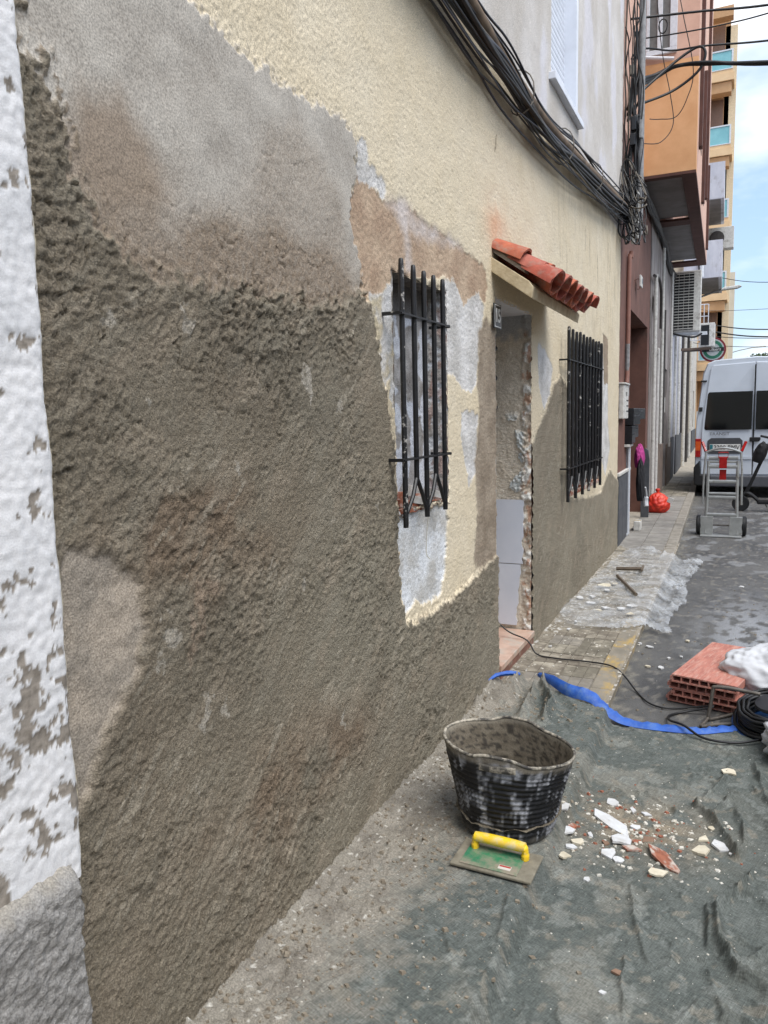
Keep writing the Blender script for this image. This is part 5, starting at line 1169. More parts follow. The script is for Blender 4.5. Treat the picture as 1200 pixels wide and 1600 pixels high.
# white framed door standing open beside the recess, with things hung on it
od = empty('open_door', (0,0,0), 0, bh)
lb(od,'leaf',-.045,.02,.93,.97,.02,1.10,pm('door_white', lin(206,210,216), lin(190,194,200), rough=.5),.004)
lb(od,'stile',.021,.045,.90,.975,.02,1.12,M_alu,.004); lb(od,'threshold',-.10,.03,.88,1.12,.0,.03,M_alu,.004)
lb(bh,'recess_door',-.54,-.50,1.3,3.3,.0,2.6,M_drdk)
bp = lumpy('bag', Matrix.Translation((.09+bend(9.9),10.1,.93)), .06,.10,.17, 21, pm('magenta_cloth', lin(186,66,140), lin(160,50,118), rough=.8), .12); tag(bp, 'magenta bag hanging in the brown house doorway', 'bag')
bb = lumpy('bag', Matrix.Translation((.10,9.95,.62)), .05,.10,.30, 23, pm('black_cloth', lin(30,30,34), rough=.8), .15); tag(bb, 'black bag hanging beneath the magenta bag in the doorway', 'bag')
mk = empty('carton', (.08,10.1,.0)); tag(mk, 'small white carton on the floor under the hanging black bag', 'carton')
MB().box(.02,.10,10.0,10.2,.0,.12).build('box', M_off, None, bevel=.006); under(bpy.data.objects[-1] if False else COL.objects[-1], mk); o = MB().box(.018,.102,10.08,10.12,.121,.123).build('tape', pm('tape', lin(190,170,130)), None); under(o, mk)
sh = MB().tube(catmull([(.14,10.15,.55),(.15,10.2,.45),(.14,10.22,.38),(.15,10.2,.3)],4), [.012]*6+[.03]*7, 8).build('cloth', M_sack, None, smooth=True); tag(sh, 'white rag hanging over the small white carton', 'rag')
# arched dark panel (chair back) beside the bag
cb = MB().prism([(.0,.0),(.11,.0),(.11,.84),(.09,.97),(.055,1.0),(.02,.97),(.0,.84)], 'y', 11.35, 11.40).build('panel_board', M_slate, None, bevel=.004); cb.location = (bend(11.3),0,0); tag(cb, 'dark arched board standing at the end of the brown doorway', 'board')

# grey weathered house with pipes and the big air conditioner
M_gren = pm('weathered_render', lin(168,160,156), lin(138,130,126), scale=4, rough=.9, bump=.3, dirt=lin(112,104,100), dscale=3, dlo=.48, dhi=.66, stretch=(1,1,.35))
M_whp = pm('white_paint', lin(206,208,216), lin(188,190,200), scale=5, rough=.85, dirt=lin(150,148,150), dscale=4, dlo=.55, dhi=.72, stretch=(1,1,.4))
M_brnpl = pm('brown_plinth', lin(120,104,92), lin(100,86,78), scale=6, rough=.9, bump=.2)
M_drgrey = pm('grey_door', lin(84,84,96), lin(70,70,80), scale=6, rough=.6); M_drlil = pm('lilac_door', lin(176,168,176), lin(156,148,156), rough=.6)
M_lead = pm('dark_pipe', lin(70,66,64), lin(56,52,50), rough=.7)
gh = fac('house', 'weathered grey house with brown plinth and tall air conditioner', 12.40, 17.75, 4.50, M_gren, open_=[(.55,1.5,-.1,2.5,.12),(2.9,4.0,-.1,2.35,.12)])
lb(gh,'door_frame',-.1,.03,.42,.549,.0,2.6,M_off,.01); lb(gh,'door_frame',-.1,.03,1.501,1.62,.0,2.6,M_off,.01); lb(gh,'door',-.10,-.06,.56,1.49,.02,2.49,M_drlil)
lb(gh,'door',-.10,-.06,2.91,3.99,.02,2.34,M_drgrey); lb(gh,'letter_box',.003,.06,2.35,2.75,1.5,1.78,M_off,.006)
lb(gh,'plinth',.002,.03,1.63,2.89,-.05,.95,M_brnpl,.006); lb(gh,'plinth',.002,.03,4.01,5.34,-.05,.85,M_brnpl,.006)
for (y_, z0_, z1_, r_) in ((.12,.0,3.6,.03),(.30,1.5,3.6,.02),(1.75,.95,4.3,.025),(2.1,.95,3.3,.03),(4.2,.8,4.3,.025)): MB().tube([(.03+r_,y_,z0_),(.03+r_,y_,z1_)], r_, 8).build('pipe', M_lead if y_ in (.30,2.1) else M_off, gh, smooth=True)
o = MB().box(.02,.06,.25,.55,3.1,3.34).build('junction_box', M_off, gh, bevel=.006); lb(o,'cover',.0605,.066,.29,.51,3.14,3.30,M_greyp)
MB().tube(catmull([(.05,-.1,3.55),(.07,.5,3.6),(.07,1.0,3.5),(.06,1.25,3.2),(.06,1.3,2.9)],6), .022, 8).build('hose', M_lead, gh, smooth=True)
ac = empty('air_conditioner', (-.165, 17.72, 3.1), .018); tag(ac, 'tall grilled air conditioner on brackets under the brown bay', 'air conditioner')
lb(ac,'case',.02,.56,-.02,.40,.12,1.38,M_off,.01)
lb(ac,'back_panel',.03,.42,-.035,-.021,.15,1.34,pm('ac_dark', lin(40,40,40), lin(28,28,28), scale=40),0)
for k in range(20): lb(ac,'louvre',.03,.43,-.05,-.036,.17+.06*k,.185+.06*k,M_off)
for x in (.12,.22,.32): lb(ac,'guard_wire',x,x+.006,-.056,-.051,.15,1.34,M_off)
for y_ in (.02,.34): MB().box(-.05,.70,y_,y_+.04,.06,.10).build('bracket', M_alu, ac, bevel=.003)
MB().tube(catmull([(.0,-.02,.10),(.2,-.03,.03),(.45,-.02,-.01),(.6,.0,.06)],5), .02, 8).build('hose', M_cab, ac, smooth=True)
MB().tube(catmull([(-.02,-.1,1.3),(.0,-.08,.8),(-.02,-.09,.4),(.02,-.06,.12)],5), .03, 8).build('hose', M_lead, ac, smooth=True)
# white house, cream house, small house, before the tower
wh = fac('house', 'white painted house with grey plinth beyond the air conditioner', 17.77, 22.4, 4.3, M_whp, open_=[(1.1,1.9,-.1,2.3,.15),(2.7,3.4,1.1,2.2,.12)])
lb(wh,'plinth',.002,.03,.02,1.09,-.05,.95,M_slate,.006); lb(wh,'plinth',.002,.03,1.91,4.6,-.05,.95,M_slate,.006); lb(wh,'door',-.14,-.1,1.1,1.9,0,2.3,M_drgrey); lb(wh,'window_pane',-.11,-.1,2.7,3.4,1.1,2.2,M_glass_dk)
for y_ in (.5,2.2,3.8): MB().tube([(.05,y_,.95),(.05,y_,3.9)], .03, 8).build('pipe', M_off if y_ < 3 else M_lead, wh, smooth=True)
ch = fac('house', 'cream house with dark door beyond the white house', 22.42, 28.0, 6.6, pm('cream_far', lin(202,190,168), lin(184,172,150), scale=4, dirt=lin(150,140,124), dscale=2), open_=[(.6,1.7,-.1,2.4,.2),(2.6,3.6,.9,2.3,.2)])
lb(ch,'door',-.19,-.12,.6,1.7,0,2.4,M_drdk); lb(ch,'window_pane',-.19,-.15,2.6,3.6,.9,2.3,M_glass_dk); lb(ch,'plinth',.002,.03,1.71,5.5,-.05,.8,M_slate)
for y_ in (.2,2.1,4.4): MB().tube([(.06,y_,.0),(.06,y_,5.5)], .05, 8).build('pipe', M_lead if y_ == 2.1 else M_off, ch, smooth=True)
# white balconies of the cream house, with air conditioner and railing
def balcony(par, y0_, y1_, x1, z0_, z1_, nm='balcony'):
    e = empty(nm, (0,0,0), 0, par)
    lb(e,'parapet',x1-.08,x1,y0_,y1_,z0_,z1_,M_whp); lb(e,'parapet',.0,x1-.081,y0_,y0_+.08,z0_,z1_,M_whp); lb(e,'slab',.0,x1-.081,y0_+.081,y1_,z0_,z0_+.1,M_greyp)
    return e
uph = fac('house', 'pale upper floors with white balconies above the cream house', 22.43, 27.9, 3.0, M_pink, x=.0) if False else None
lb(ch,'upper_wall',-5,-.004,.0,5.5,6.601,11.5,M_pink)
balcony(ch,-.42,2.6,.93,4.98,5.92); balcony(ch,-.42,2.6,.93,6.95,7.85)
MB().tube([(.45,-.5,5.0),(.45,-.5,10.5)], .05, 8).build('downpipe', M_alu, ch, smooth=True)
o = MB().tube(catmull([(.36,-.46,5.92),(.40,-.46,5.6),(.37,-.46,5.3),(.41,-.46,5.05),(.37,-.46,4.95)],5), .022, 6).build('drain_hose', M_lead, ch, smooth=True)
ac3 = empty('air_conditioner', (.45+bend(24.6), 24.7, 6.2)); tag(ac3, 'white air conditioner with round fan between the two white balconies', 'air conditioner')
o = MB().box(.0,.75,0,.4,.0,.6).build('case', M_off, ac3, bevel=.01); o = MB().lathe([(.02,0),(.2,0),(.2,.02),(.02,.02)], 24, Matrix.Translation((.3,-.012,.3)) @ Matrix.Rotation(R(90),4,'X')).build('fan_guard', M_lead, ac3)
ac2 = empty('air_conditioner', (.30, 19.9, 3.05)); tag(ac2, 'small air conditioner with black grille in front of the round sign', 'air conditioner')
lb(ac2,'case',.0,.32,.0,.6,.0,.55,M_off,.01); lb(ac2,'grille',.02,.20,-.012,-.001,.03,.5,M_black); MB().box(-.45,.25,.1,.14,-.05,-.01).build('bracket', M_brnpl, ac2); MB().box(-.45,.25,.4,.44,-.05,-.01).build('bracket', M_brnpl, ac2)
# round bar sign hung out over the pavement
sg = empty('bar_sign', (.57, 20.7, 3.02)); tag(sg, 'round bar sign with dark red ring hung over the pavement above the van', 'sign')
RX = Matrix.Rotation(R(90),4,'X')
MB().lathe([(.01,-.05),(.30,-.05),(.30,.05),(.01,.05)], 40, RX).build('ring', pm('sign_red', lin(120,24,36), rough=.4), sg, smooth=True)
MB().lathe([(.01,.051),(.255,.051),(.255,.056),(.01,.056)], 40, RX).build('face', pm('sign_silver', lin(176,182,182), rough=.4), sg)
MB().lathe([(.155,.0565),(.225,.0565),(.225,.059),(.155,.059)], 40, RX, cap=False).build('green_band', pm('sign_green', lin(40,110,86), rough=.4), sg)
lb(sg,'name_band',-.25,.25,-.064,-.060,-.045,.045,M_black)
text_obj('lettering', 'ulkers', .11, M_white, RX @ Matrix.Translation((.05,0,.066)), .001).parent = sg
MB().box(-.72,-.3,-.02,.02,-.02,.02).build('arm', M_lead, sg)
wg = empty('window_guard', (.25+bend(23), 21.6, 3.35)); tag(wg, 'white barred window guard above the round sign', 'window guard')
for k in range(5): MB().tube([(.42*k/4,0,0),(.42*k/4,0,.9)], .012, 6).build('bar', M_alu, wg)
for z in (0,.3,.6,.9): MB().tube([(0,0,z),(.42,0,z)], .012, 6).build('rail', M_alu, wg)
nh = fac('house', 'narrow house with grey plinth in front of the apartment tower', 28.02, 34.6, 5.2, pm('far_white', lin(206,202,194), lin(188,182,172), scale=3, dirt=lin(140,132,120), dscale=1.6), open_=[(1.0,2.2,-.1,2.4,.2),(3.4,4.4,.9,2.3,.2)])
lb(nh,'door',-.19,-.12,1.0,2.2,0,2.4,M_drdk); lb(nh,'window_pane',-.19,-.15,3.4,4.4,.9,2.3,M_glass_dk); lb(nh,'plinth',.002,.03,2.21,6.5,-.05,.8,M_slate)
# apartment tower
M_beige = pm('tower_beige', lin(226,196,156), lin(214,182,142), scale=2, rough=.9); M_ochre = pm('tower_ochre', lin(198,158,118), lin(186,146,106), scale=2, rough=.9)
M_teal = pm('teal_glass', lin(132,190,196), lin(116,176,184), scale=3, rough=.15, spec=.6)
tw = empty('apartment_tower', (bend(35), 35.0, 0)); tag(tw, 'tall beige apartment tower with teal glass balconies', 'building')
lb(tw,'wall',-9,.0,.0,12,-.1,17.6,M_beige); lb(tw,'corner_pier',.72,1.16,.9,1.5,-.1,17.1,pm('pier_cream', lin(230,212,180), rough=.9))
for k in range(6):
    z = .35+2.86*k
    f = empty('balcony', (0,0,0), 0, tw)
    lb(f,'slab',.0,1.1,-.1,3.4,z,z+.28,M_beige); lb(f,'parapet_band',.0,1.05,-.06,.0,z+.281,z+.42,M_beige)
    gl = lb(f,'pane',.10,.98,-.05,-.035,z+.45,z+1.12,M_teal)
    for (x0,x1,z0_,z1_) in ((.04,1.04,z+.425,z+.455),(.04,1.04,z+1.12,z+1.17),(.04,.09,z+.456,z+1.12),(.985,1.04,z+.456,z+1.12)): lb(f,'rail',x0,x1,-.08,-.034,z0_,z1_,M_alu)
    lb(f,'back_wall',.001,.9,.9,1.0,z+.281,z+2.85,M_ochre); lb(f,'side_window',.2,.7,.86,.895,z+1.2,z+2.5,pm('tower_window', lin(120,92,76), rough=.4))
    lb(f,'ceiling_beam',.0,1.0,.0,.5,z+2.45,z+2.84,M_ochre)
fb = fac('house', 'far pale building behind the tower at the end of the street', 55, 70, 10.4, pm('far_cream', lin(226,216,196), lin(210,200,180), scale=1, rough=.9), x=1.55, open_=[(1,2,3,4.6,.3),(1.0001+3,5.4,3,4.6,.3),(7,8.4,3,4.6,.3)])
# street lamps
for (x, y, z, L, lbl) in ((-.25,24.2,4.8,1.0,'street lamp arm reaching from the cream house over the street'),(.55,58,5.6,1.6,'farthest street lamp arm near the far pale building')):
    s_ = empty('street_lamp', (x+.1,y,z)); tag(s_, lbl, 'street lamp', 'street lamps')
    MB().tube(catmull([(0,0,-.1),(.3*L,0,.02),(.8*L,0,.16)],5), .028, 8).build('arm', M_grypipe, s_, smooth=True)
    MB().prism([(.75*L,.13),(.85*L,.21),(1.25*L,.24),(1.32*L,.2),(1.2*L,.15)], 'y', -.1,.1).build('lamp_head', M_off, s_, bevel=.02)

# ------------------------------------------------------------------ cables
rr = random.Random(17)
cbn = empty('cable_bundle', (.06, 3.0, 3.3)); tag(cbn, 'thick bundle of black cables sagging along the upper edge of the cream wall', 'cables')
path = [(2.2,3.32),(3.32,3.29),(3.97,3.25),(4.81,3.26),(5.81,3.34),(7.28,3.49),(8.32,3.59),(8.62,3.62)]
M_cabs = [M_cab, pm('dark_cable', lin(26,25,25), lin(38,36,35), rough=.6), pm('grey_cable', lin(120,112,100), lin(96,90,82), rough=.7), pm('navy_cable', lin(26,30,44), rough=.5)]
for k in range(26):
    oz = rr.uniform(-.12,.13); ox = rr.uniform(-.035,.05); pts = []
    for i, (y, z) in enumerate(path):
        f = 1-.35*(i == len(path)-1)
        pts.append((.06+ox*f+rr.uniform(-.012,.012), y+rr.uniform(-.1,.1)*(0 < i < 7), z+oz*f+rr.uniform(-.045,.045)-.05*(i % 2)*rr.random()))
    r_ = rr.choice([.004,.005,.006,.007,.009,.012])
    o = MB().tube(catmull(pts,7), r_, 7).build('cable', M_cabs[rr.choice([0,0,0,0,1,1,2,3])], None, smooth='all'); under(o, cbn)
o = MB().tube(catmull([(.075,y,z+.01) for y, z in path],6), .035, 10).build('conduit', pm('brown_conduit', lin(118,98,78), lin(92,78,64), scale=9, rough=.9, dirt=lin(70,62,54), dscale=6), None, smooth='all'); under(o, cbn)
for y, z in ((3.0,3.3),(4.3,3.26),(5.4,3.31),(6.6,3.43),(7.8,3.55)):
    o = MB().tube([(.06+.075*math.cos(6.283*i/14), y+.02*math.sin(i), z+.12*math.sin(6.283*i/14)) for i in range(14)], .004, 6, closed=True).build('cable_tie', M_cabs[2], None); under(o, cbn)
vb = empty('cable_riser', (.1, 8.75, 3.4)); tag(vb, 'tangle of black cables rising up the corner between cream and brown houses', 'cables')
for k in range(24):
    x0 = rr.uniform(.02,.19); y0_ = 8.72+rr.uniform(-.05,.1); zt_ = rr.choice([4.2,4.6,5.0,5.2,5.5,6.5,6.5]); pts = []; z = 3.30+rr.uniform(0,.25)
    while z < zt_:
        pts.append((x0+rr.uniform(-.035,.035), y0_+rr.uniform(-.03,.03), z)); z += rr.uniform(.15,.35)
    pts.append((x0+rr.uniform(-.02,.02), y0_, zt_))
    if len(pts) < 3: continue
    o = MB().tube(catmull(pts,6), rr.choice([.005,.007,.009,.013]), 7).build('cable', M_cabs[rr.choice([0,0,0,1,1,2,3])], None, smooth='all'); under(o, vb)
for k in range(60):   # loops where the two runs meet
    c = Vector((rr.uniform(.04,.2), 8.62+rr.uniform(-.25,.15), 3.55+rr.uniform(-.15,.35))); a_ = rr.uniform(.05,.2); b_ = rr.uniform(.06,.28); w = rr.uniform(0,3)
    pts = [c+Vector((.5*a_*math.cos(t+w), .6*a_*math.sin(t), b_*math.sin(t+.4))) for t in [5.2*i/14 for i in range(15)]]
    o = MB().tube(pts, rr.choice([.004,.006,.008]), 6).build('loop', M_cabs[rr.choice([0,0,1,2])], None, smooth='all'); under(o, vb)
for (x, z, sx, sz, mm) in ((.15,3.47,.05,.12,M_off),(.10,4.36,.06,.06,M_black),(.11,4.52,.05,.07,M_black),(.16,3.72,.03,.1,M_off),(.08,5.05,.04,.05,M_cabs[2]),(.18,4.45,.03,.09,M_grypipe),(.12,3.35,.04,.05,M_off)):
    o = MB().box(x-sx/2,x+sx/2,8.66,8.72,z-sz,z+sz).build('junction_box', mm, None, bevel=.008); under(o, vb)
o = MB().tube([(.17,8.78,3.4),(.165,8.78,6.6)], .035, 10).build('conduit', M_grypipe, None, smooth=True); under(o, vb)
def wire(nm, pts, r_, label, k=8, mat=None):
    o = MB().tube(catmull(pts,k), r_, 7).build(nm, mat or M_cab, None, smooth='all'); tag(o, label, 'cable', 'wires crossing over the street'); return o
wire('overhead_cable', [(-.02,9.3,5.84),(.3,9.45,5.87),(.7,9.55,5.865),(1.35,9.65,5.82),(2.4,9.8,5.82),(4,10,5.95),(6,10.2,6.2)], .013, 'topmost black wire crossing the street from the cable riser')
wire('overhead_cable', [(.04,9.5,5.70),(.5,9.55,5.69),(.95,9.6,5.70),(1.4,9.65,5.74),(2.4,9.7,5.86),(4,9.8,6.15),(6,9.9,6.6)], .008, 'thin wire second from the top crossing the street')
wire('overhead_cable', [(.06,9.0,5.25),(.12,9.3,5.5),(.4,9.6,5.545),(.75,9.6,5.52),(1.36,9.7,5.48),(2.4,9.8,5.44),(4,10,5.41),(6,10.2,5.4)], .011, 'third wire down, bending away beneath the bay window')
for i, (dy, r_) in enumerate(((0,.022),(.03,.018),(-.03,.016))):
    wire('overhead_cable', [(.02,8.9,4.75-.06*i),(.08,9.2,5.12-.04*i),(.22,9.55,5.30-.02*i),(.46,9.6,5.37),(.79,9.6+dy,5.33),(1.37,9.6-dy,5.21),(3,9.7+dy,5.0),(6,9.9,5.0)], r_, ['thickest strand of the twisted black cable crossing the street','upper strand of the twisted black cable crossing the street','lower strand of the twisted black cable crossing the street'][i])
wire('overhead_cable', [(.05,8.85,4.72),(.06,9.2,4.88),(.4,9.55,5.09),(.66,9.6,5.26),(.74,9.6,5.42),(.70,9.6,5.52),(.58,9.6,5.5),(.36,9.5,5.33),(.09,9.2,5.0)], .015, 'thick black cable looping back in front of the orange bay')
wire('overhead_cable', [(.2,9.3,4.75),(.28,9.5,4.8),(.45,9.6,4.83),(.56,9.6,5.0),(.62,9.6,5.3),(.5,9.6,5.9),(.4,9.6,6.4)], .005, 'thinnest wire curling across the orange wall')
wire('overhead_cable', [(.14,9.3,4.5),(.3,9.5,4.55),(.42,9.6,4.75),(.38,9.6,5.1),(.28,9.6,5.6),(.2,9.5,6.4)], .005, 'thin brown wire hanging before the bay window', mat=M_cabs[1])
pts = [(.30+.045*math.cos(t),9.5,5.78+.075*math.sin(t)) for t in [6.283*2*i/40 for i in range(41)]]
o = MB().tube(pts, .007, 6).build('cable_coil', M_cab, None); tag(o, 'small coil of black cable hung before the bay window', 'cable')
ub = empty('cable_bundle', (.0, 9.4, 4.4)); tag(ub, 'dark cable run under the soffit of the brown bay', 'cables')
for k in range(12):
    pts = [(.04+bend(y)+rr.uniform(-.02,.04), y, 4.34-.06*math.sin((y-9)*1.1)+rr.uniform(-.07,.07)) for y in (8.95,10.2,11.5,13,14.5,16,17.5)]
    pts[0] = (.16, 8.85, 3.9+rr.uniform(-.2,.4))
    o = MB().tube(catmull(pts,6), rr.choice([.01,.014,.02]), 6).build('cable', M_cabs[rr.choice([0,1,1])], None, smooth='all'); under(o, ub)
for i, (z0_, z1_, r_) in enumerate(((6.25,5.9,.012),(5.07,5.0,.008),(4.56,4.3,.02),(4.33,4.05,.024),(4.17,4.0,.012),(3.86,3.7,.01))):
    wire('overhead_cable', [(-.4,29.5,z0_+.1),(.3,30,z0_),(2.0,30,z1_),(6,30,z1_-.1)], r_, '%s of the six far wires crossing the sky above the van' % ['topmost','second','third','fourth','fifth','lowest'][i])

# ------------------------------------------------------------------ van
van = empty('van', (1.45, 15.15, -.08), 0); tag(van, 'silver high-roof van parked with its rear doors facing the work', 'van')
M_silver = pm('silver_paint', lin(208,216,226), lin(200,208,218), scale=2, rough=.32, metal=.15, spec=.5, rvar=.04); M_vblk = pm('black_trim', lin(14,15,17), lin(22,23,26), scale=8, rough=.6)
M_vglass = pm('van_glass', lin(12,14,16), lin(16,18,20), scale=2, rough=.05, spec=.5, rvar=.02); M_red = pm('lamp_red', lin(170,24,22), lin(150,18,18), rough=.2); M_amb = pm('lamp_amber', lin(214,92,36), lin(196,80,30), rough=.2)
def vsec(y, hw, zb, zt_, tap): # half section outline
    return [(-hw*.93,y,zb),(-hw,y,zb+.12),(-hw,y,1.25),(-hw*.985,y,1.45),(-hw*tap-.05,y,zt_-.24),(-hw*tap+.02,y,zt_-.06),(-hw*tap+.14,y,zt_-.005),(0,y,zt_+.03),(hw*tap-.14,y,zt_-.005),(hw*tap-.02,y,zt_-.06),(hw*tap+.05,y,zt_-.24),(hw*.985,y,1.45),(hw,y,1.25),(hw,y,zb+.12),(hw*.93,y,zb)]
secs = [vsec(.06,.955,.30,2.50,.84),vsec(.12,.97,.28,2.52,.845),vsec(1.5,.98,.28,2.54,.845),vsec(3.4,.98,.28,2.52,.845),vsec(4.0,.97,.28,2.1,.82),vsec(4.5,.95,.28,1.5,.86),vsec(5.2,.88,.30,1.35,.9)]
# rear face leans in towards the roof
secs[0] = [(x, y+max(0,(z-1.2))*.06, z) for x, y, z in secs[0]]; secs[1] = [(x, y+max(0,(z-1.2))*.06, z) for x, y, z in secs[1]]
n = len(secs[0]); mb = MB(); V = [p for s_ in secs for p in s_]; F = [tuple(range(n)), tuple((len(secs)-1)*n+i for i in range(n))[::-1]]
for i in range(len(secs)-1):
    for k in range(n): F.append((i*n+k, i*n+(k+1)%n, (i+1)*n+(k+1)%n, (i+1)*n+k))
mb.add(V, F).build('body', M_silver, van, smooth=True)
lean = lambda z: .06+max(0,z-1.2)*.06
def rear_panel(name, pts, off, th, mat, par, bevel=.008):
    v = [(x, lean(z)-off, z) for x, z in pts]+[(x, lean(z)-off+th, z) for x, z in pts]; n_ = len(pts)
    return MB().add(v, [tuple(range(n_)), tuple(range(n_,2*n_))[::-1]]+[(i,(i+1)%n_,n_+(i+1)%n_,n_+i) for i in range(n_)]).build(name, mat, par, bevel=bevel)
for s_ in (-1, 1):
    dr = rear_panel('rear_door', [(s_*x, z) for x, z in ((.008,.42),(.86,.42),(.865,1.2),(.85,1.45),(.74,2.36),(.70,2.42),(.008,2.45))], .025, .03, M_silver, van, .012)
    rear_panel('window', [(s_*x, z) for x, z in ((.03,1.24),(.80,1.24),(.82,1.27),(.775,1.90),(.75,1.93),(.03,1.93))], .031, .007, M_vglass, dr, .004)
    rear_panel('crease', [(s_*x, z) for x, z in ((.01,.70),(.86,.70),(.86,.76),(.01,.76))], .036, .012, M_silver, dr, .004)
    rear_panel('hinge', [(s_*x, z) for x, z in ((.86,1.58),(.92,1.58),(.92,1.66),(.86,1.66))], .04, .03, M_vblk, dr, .006); rear_panel('hinge', [(s_*x, z) for x, z in ((.80,2.12),(.90,2.12),(.90,2.15),(.80,2.15))], .04, .03, M_vblk, dr, .004)
    tl = rear_panel('tail_light', [(s_*x, z) for x, z in ((.875,.74),(.965,.74),(.965,1.08),(.87,1.08))], .045, .06, M_red, van, .008)
    rear_panel('indicator', [(s_*x, z) for x, z in ((.878,.86),(.962,.86),(.962,1.03),(.876,1.03))], .048, .006, M_amb, tl, .004)
    rear_panel('bumper_corner', [(s_*x, z) for x, z in ((.70,.20),(.97,.22),(.985,.55),(.88,.68),(.86,.42),(.70,.40))], .09, .14, M_vblk, van, .02)
rear_panel('bumper', [(-.70,.20),(.70,.20),(.70,.40),(-.70,.40)], .10, .15, pm('bumper_grey', lin(84,86,92), rough=.6), van, .02)
rec = rear_panel('plate_recess', [(-.74,.80),(-.20,.80),(-.17,.84),(-.17,1.04),(-.22,1.09),(-.70,1.09),(-.76,1.04),(-.76,.84)], .0285, .006, pm('recess_grey', lin(70,72,76), rough=.6), van, .004)
pt = rear_panel('number_plate', [(-.72,.855),(-.205,.855),(-.205,.975),(-.72,.975)], .036, .006, M_white, van, .003)
rear_panel('plate_band', [(-.715,.86),(-.665,.86),(-.665,.97),(-.715,.97)], .038, .002, pm('plate_blue', lin(40,120,130), rough=.4), pt, 0)
RXF = Matrix.Rotation(R(90),4,'X')
text_obj('plate_text', '2200 BMV', .115, M_black, Matrix.Translation((-.435,.06-.040,.915)) @ RXF @ Matrix.Scale(.9,4,(1,0,0)), .0008).parent = pt
text_obj('lettering', 'TRANSIT', .075, pm('badge_grey', lin(96,98,104), rough=.4), Matrix.Translation((-.56,.06-.027,1.165)) @ RXF @ Matrix.Scale(1.15,4,(1,0,0)), .002).parent = van
rear_panel('door_handle', [(-.06,1.02),(.10,1.02),(.12,1.06),(.12,1.1),(-.06,1.1)], .05, .025, M_vblk, van, .01)
for y_ in (.95,4.2):
    for s_ in (-1,1):
        wl = empty('wheel', (s_*.86,y_,.32), 0, van); RY = Matrix.Rotation(R(90),4,'Y')
        MB().lathe([(.2,-.1),(.3,-.1),(.325,-.07),(.325,.07),(.3,.1),(.2,.1)], 28, RY).build('tyre', M_vblk, wl, smooth=True); MB().lathe([(.02,-.08),(.2,-.09),(.2,.09),(.02,.08)], 20, RY).build('rim', M_steel, wl)
MB().box(-.012,.012,.05,.062,.42,2.4).build('door_seam', M_vblk, van)
MB().box(-.88,.88,.15,5.0,.24,.32).build('underbody', M_vblk, van)

# ------------------------------------------------------------------ hand truck
ht = empty('hand_truck', (1.04, 10.38, -.08)); tag(ht, 'aluminium hand truck with red handle grips standing behind the van', 'hand truck')
M_al = pm('brushed_aluminium', lin(178,180,178), lin(156,158,156), scale=10, rough=.38, metal=.55, dirt=lin(120,114,104), dscale=12, dlo=.6, dhi=.72)
for s_ in (-1,1):
    MB().tube([(s_*.185,0,.03),(s_*.172,.05,.5),(s_*.17,.10,.95)], .020, 8).build('ladder_rail', M_al, ht, smooth=True)
    MB().tube(catmull([(s_*.225,.05,.40),(s_*.22,.09,.8),(s_*.205,.12,1.06),(s_*.235,.16,1.14)],4), .013, 8).build('side_tube', M_al, ht, smooth=True)
    MB().tube([(s_*.207,.12,1.07),(s_*.255,.18,1.19)], .018, 8).build('handle_grip', M_red, ht, smooth=True)
    MB().box(s_*.17-.075,s_*.17+.075,-.012,.006,.02,.25).build('bracket', M_al, ht, bevel=.004)
    wl = empty('wheel', (s_*.265,.10,.125), 0, ht); RY = Matrix.Rotation(R(90),4,'Y')
    MB().lathe([(.06,-.03),(.11,-.03),(.125,-.015),(.125,.015),(.11,.03),(.06,.03)], 24, RY).build('tyre', M_vblk, wl, smooth=True); MB().lathe([(.01,-.02),(.06,-.025),(.06,.025),(.01,.02)], 16, RY).build('rim', M_off, wl)
for z, r_, y_ in ((.27,.013,.02),(.49,.014,.05),(.54,.009,.05),(.69,.013,.07),(.88,.014,.09),(.94,.009,.10),(.99,.013,.105)):
    MB().tube([(-.172,y_,z),(.172,y_,z)], r_*1.35, 8, flat=1.3).build('rung', M_al, ht, smooth=True)
MB().tube(catmull([(-.205,.12,1.06),(-.1,.12,1.10),(0,.12,1.115),(.1,.12,1.10),(.205,.12,1.06)],5), .014, 8).build('top_bar', M_al, ht, smooth=True)
MB().box(-.24,.24,-.14,.012,.004,.016).build('toe_plate', M_al, ht, bevel=.003); MB().tube([(-.26,.10,.125),(.26,.10,.125)], .01, 8).build('axle', M_steel, ht)
st = MB().tube([(-.055,.085,1.0),(.055,.085,1.0),(.055,.085,1.06),(-.055,.085,1.06)], .009, 6, closed=True).build('strap_buckle', M_red, ht); MB().box(-.045,.045,.07,.085,.86,1.0).build('strap', M_red, ht, bevel=.003); MB().box(-.04,.04,.11,.12,.70,.84).build('strap', M_red, ht)

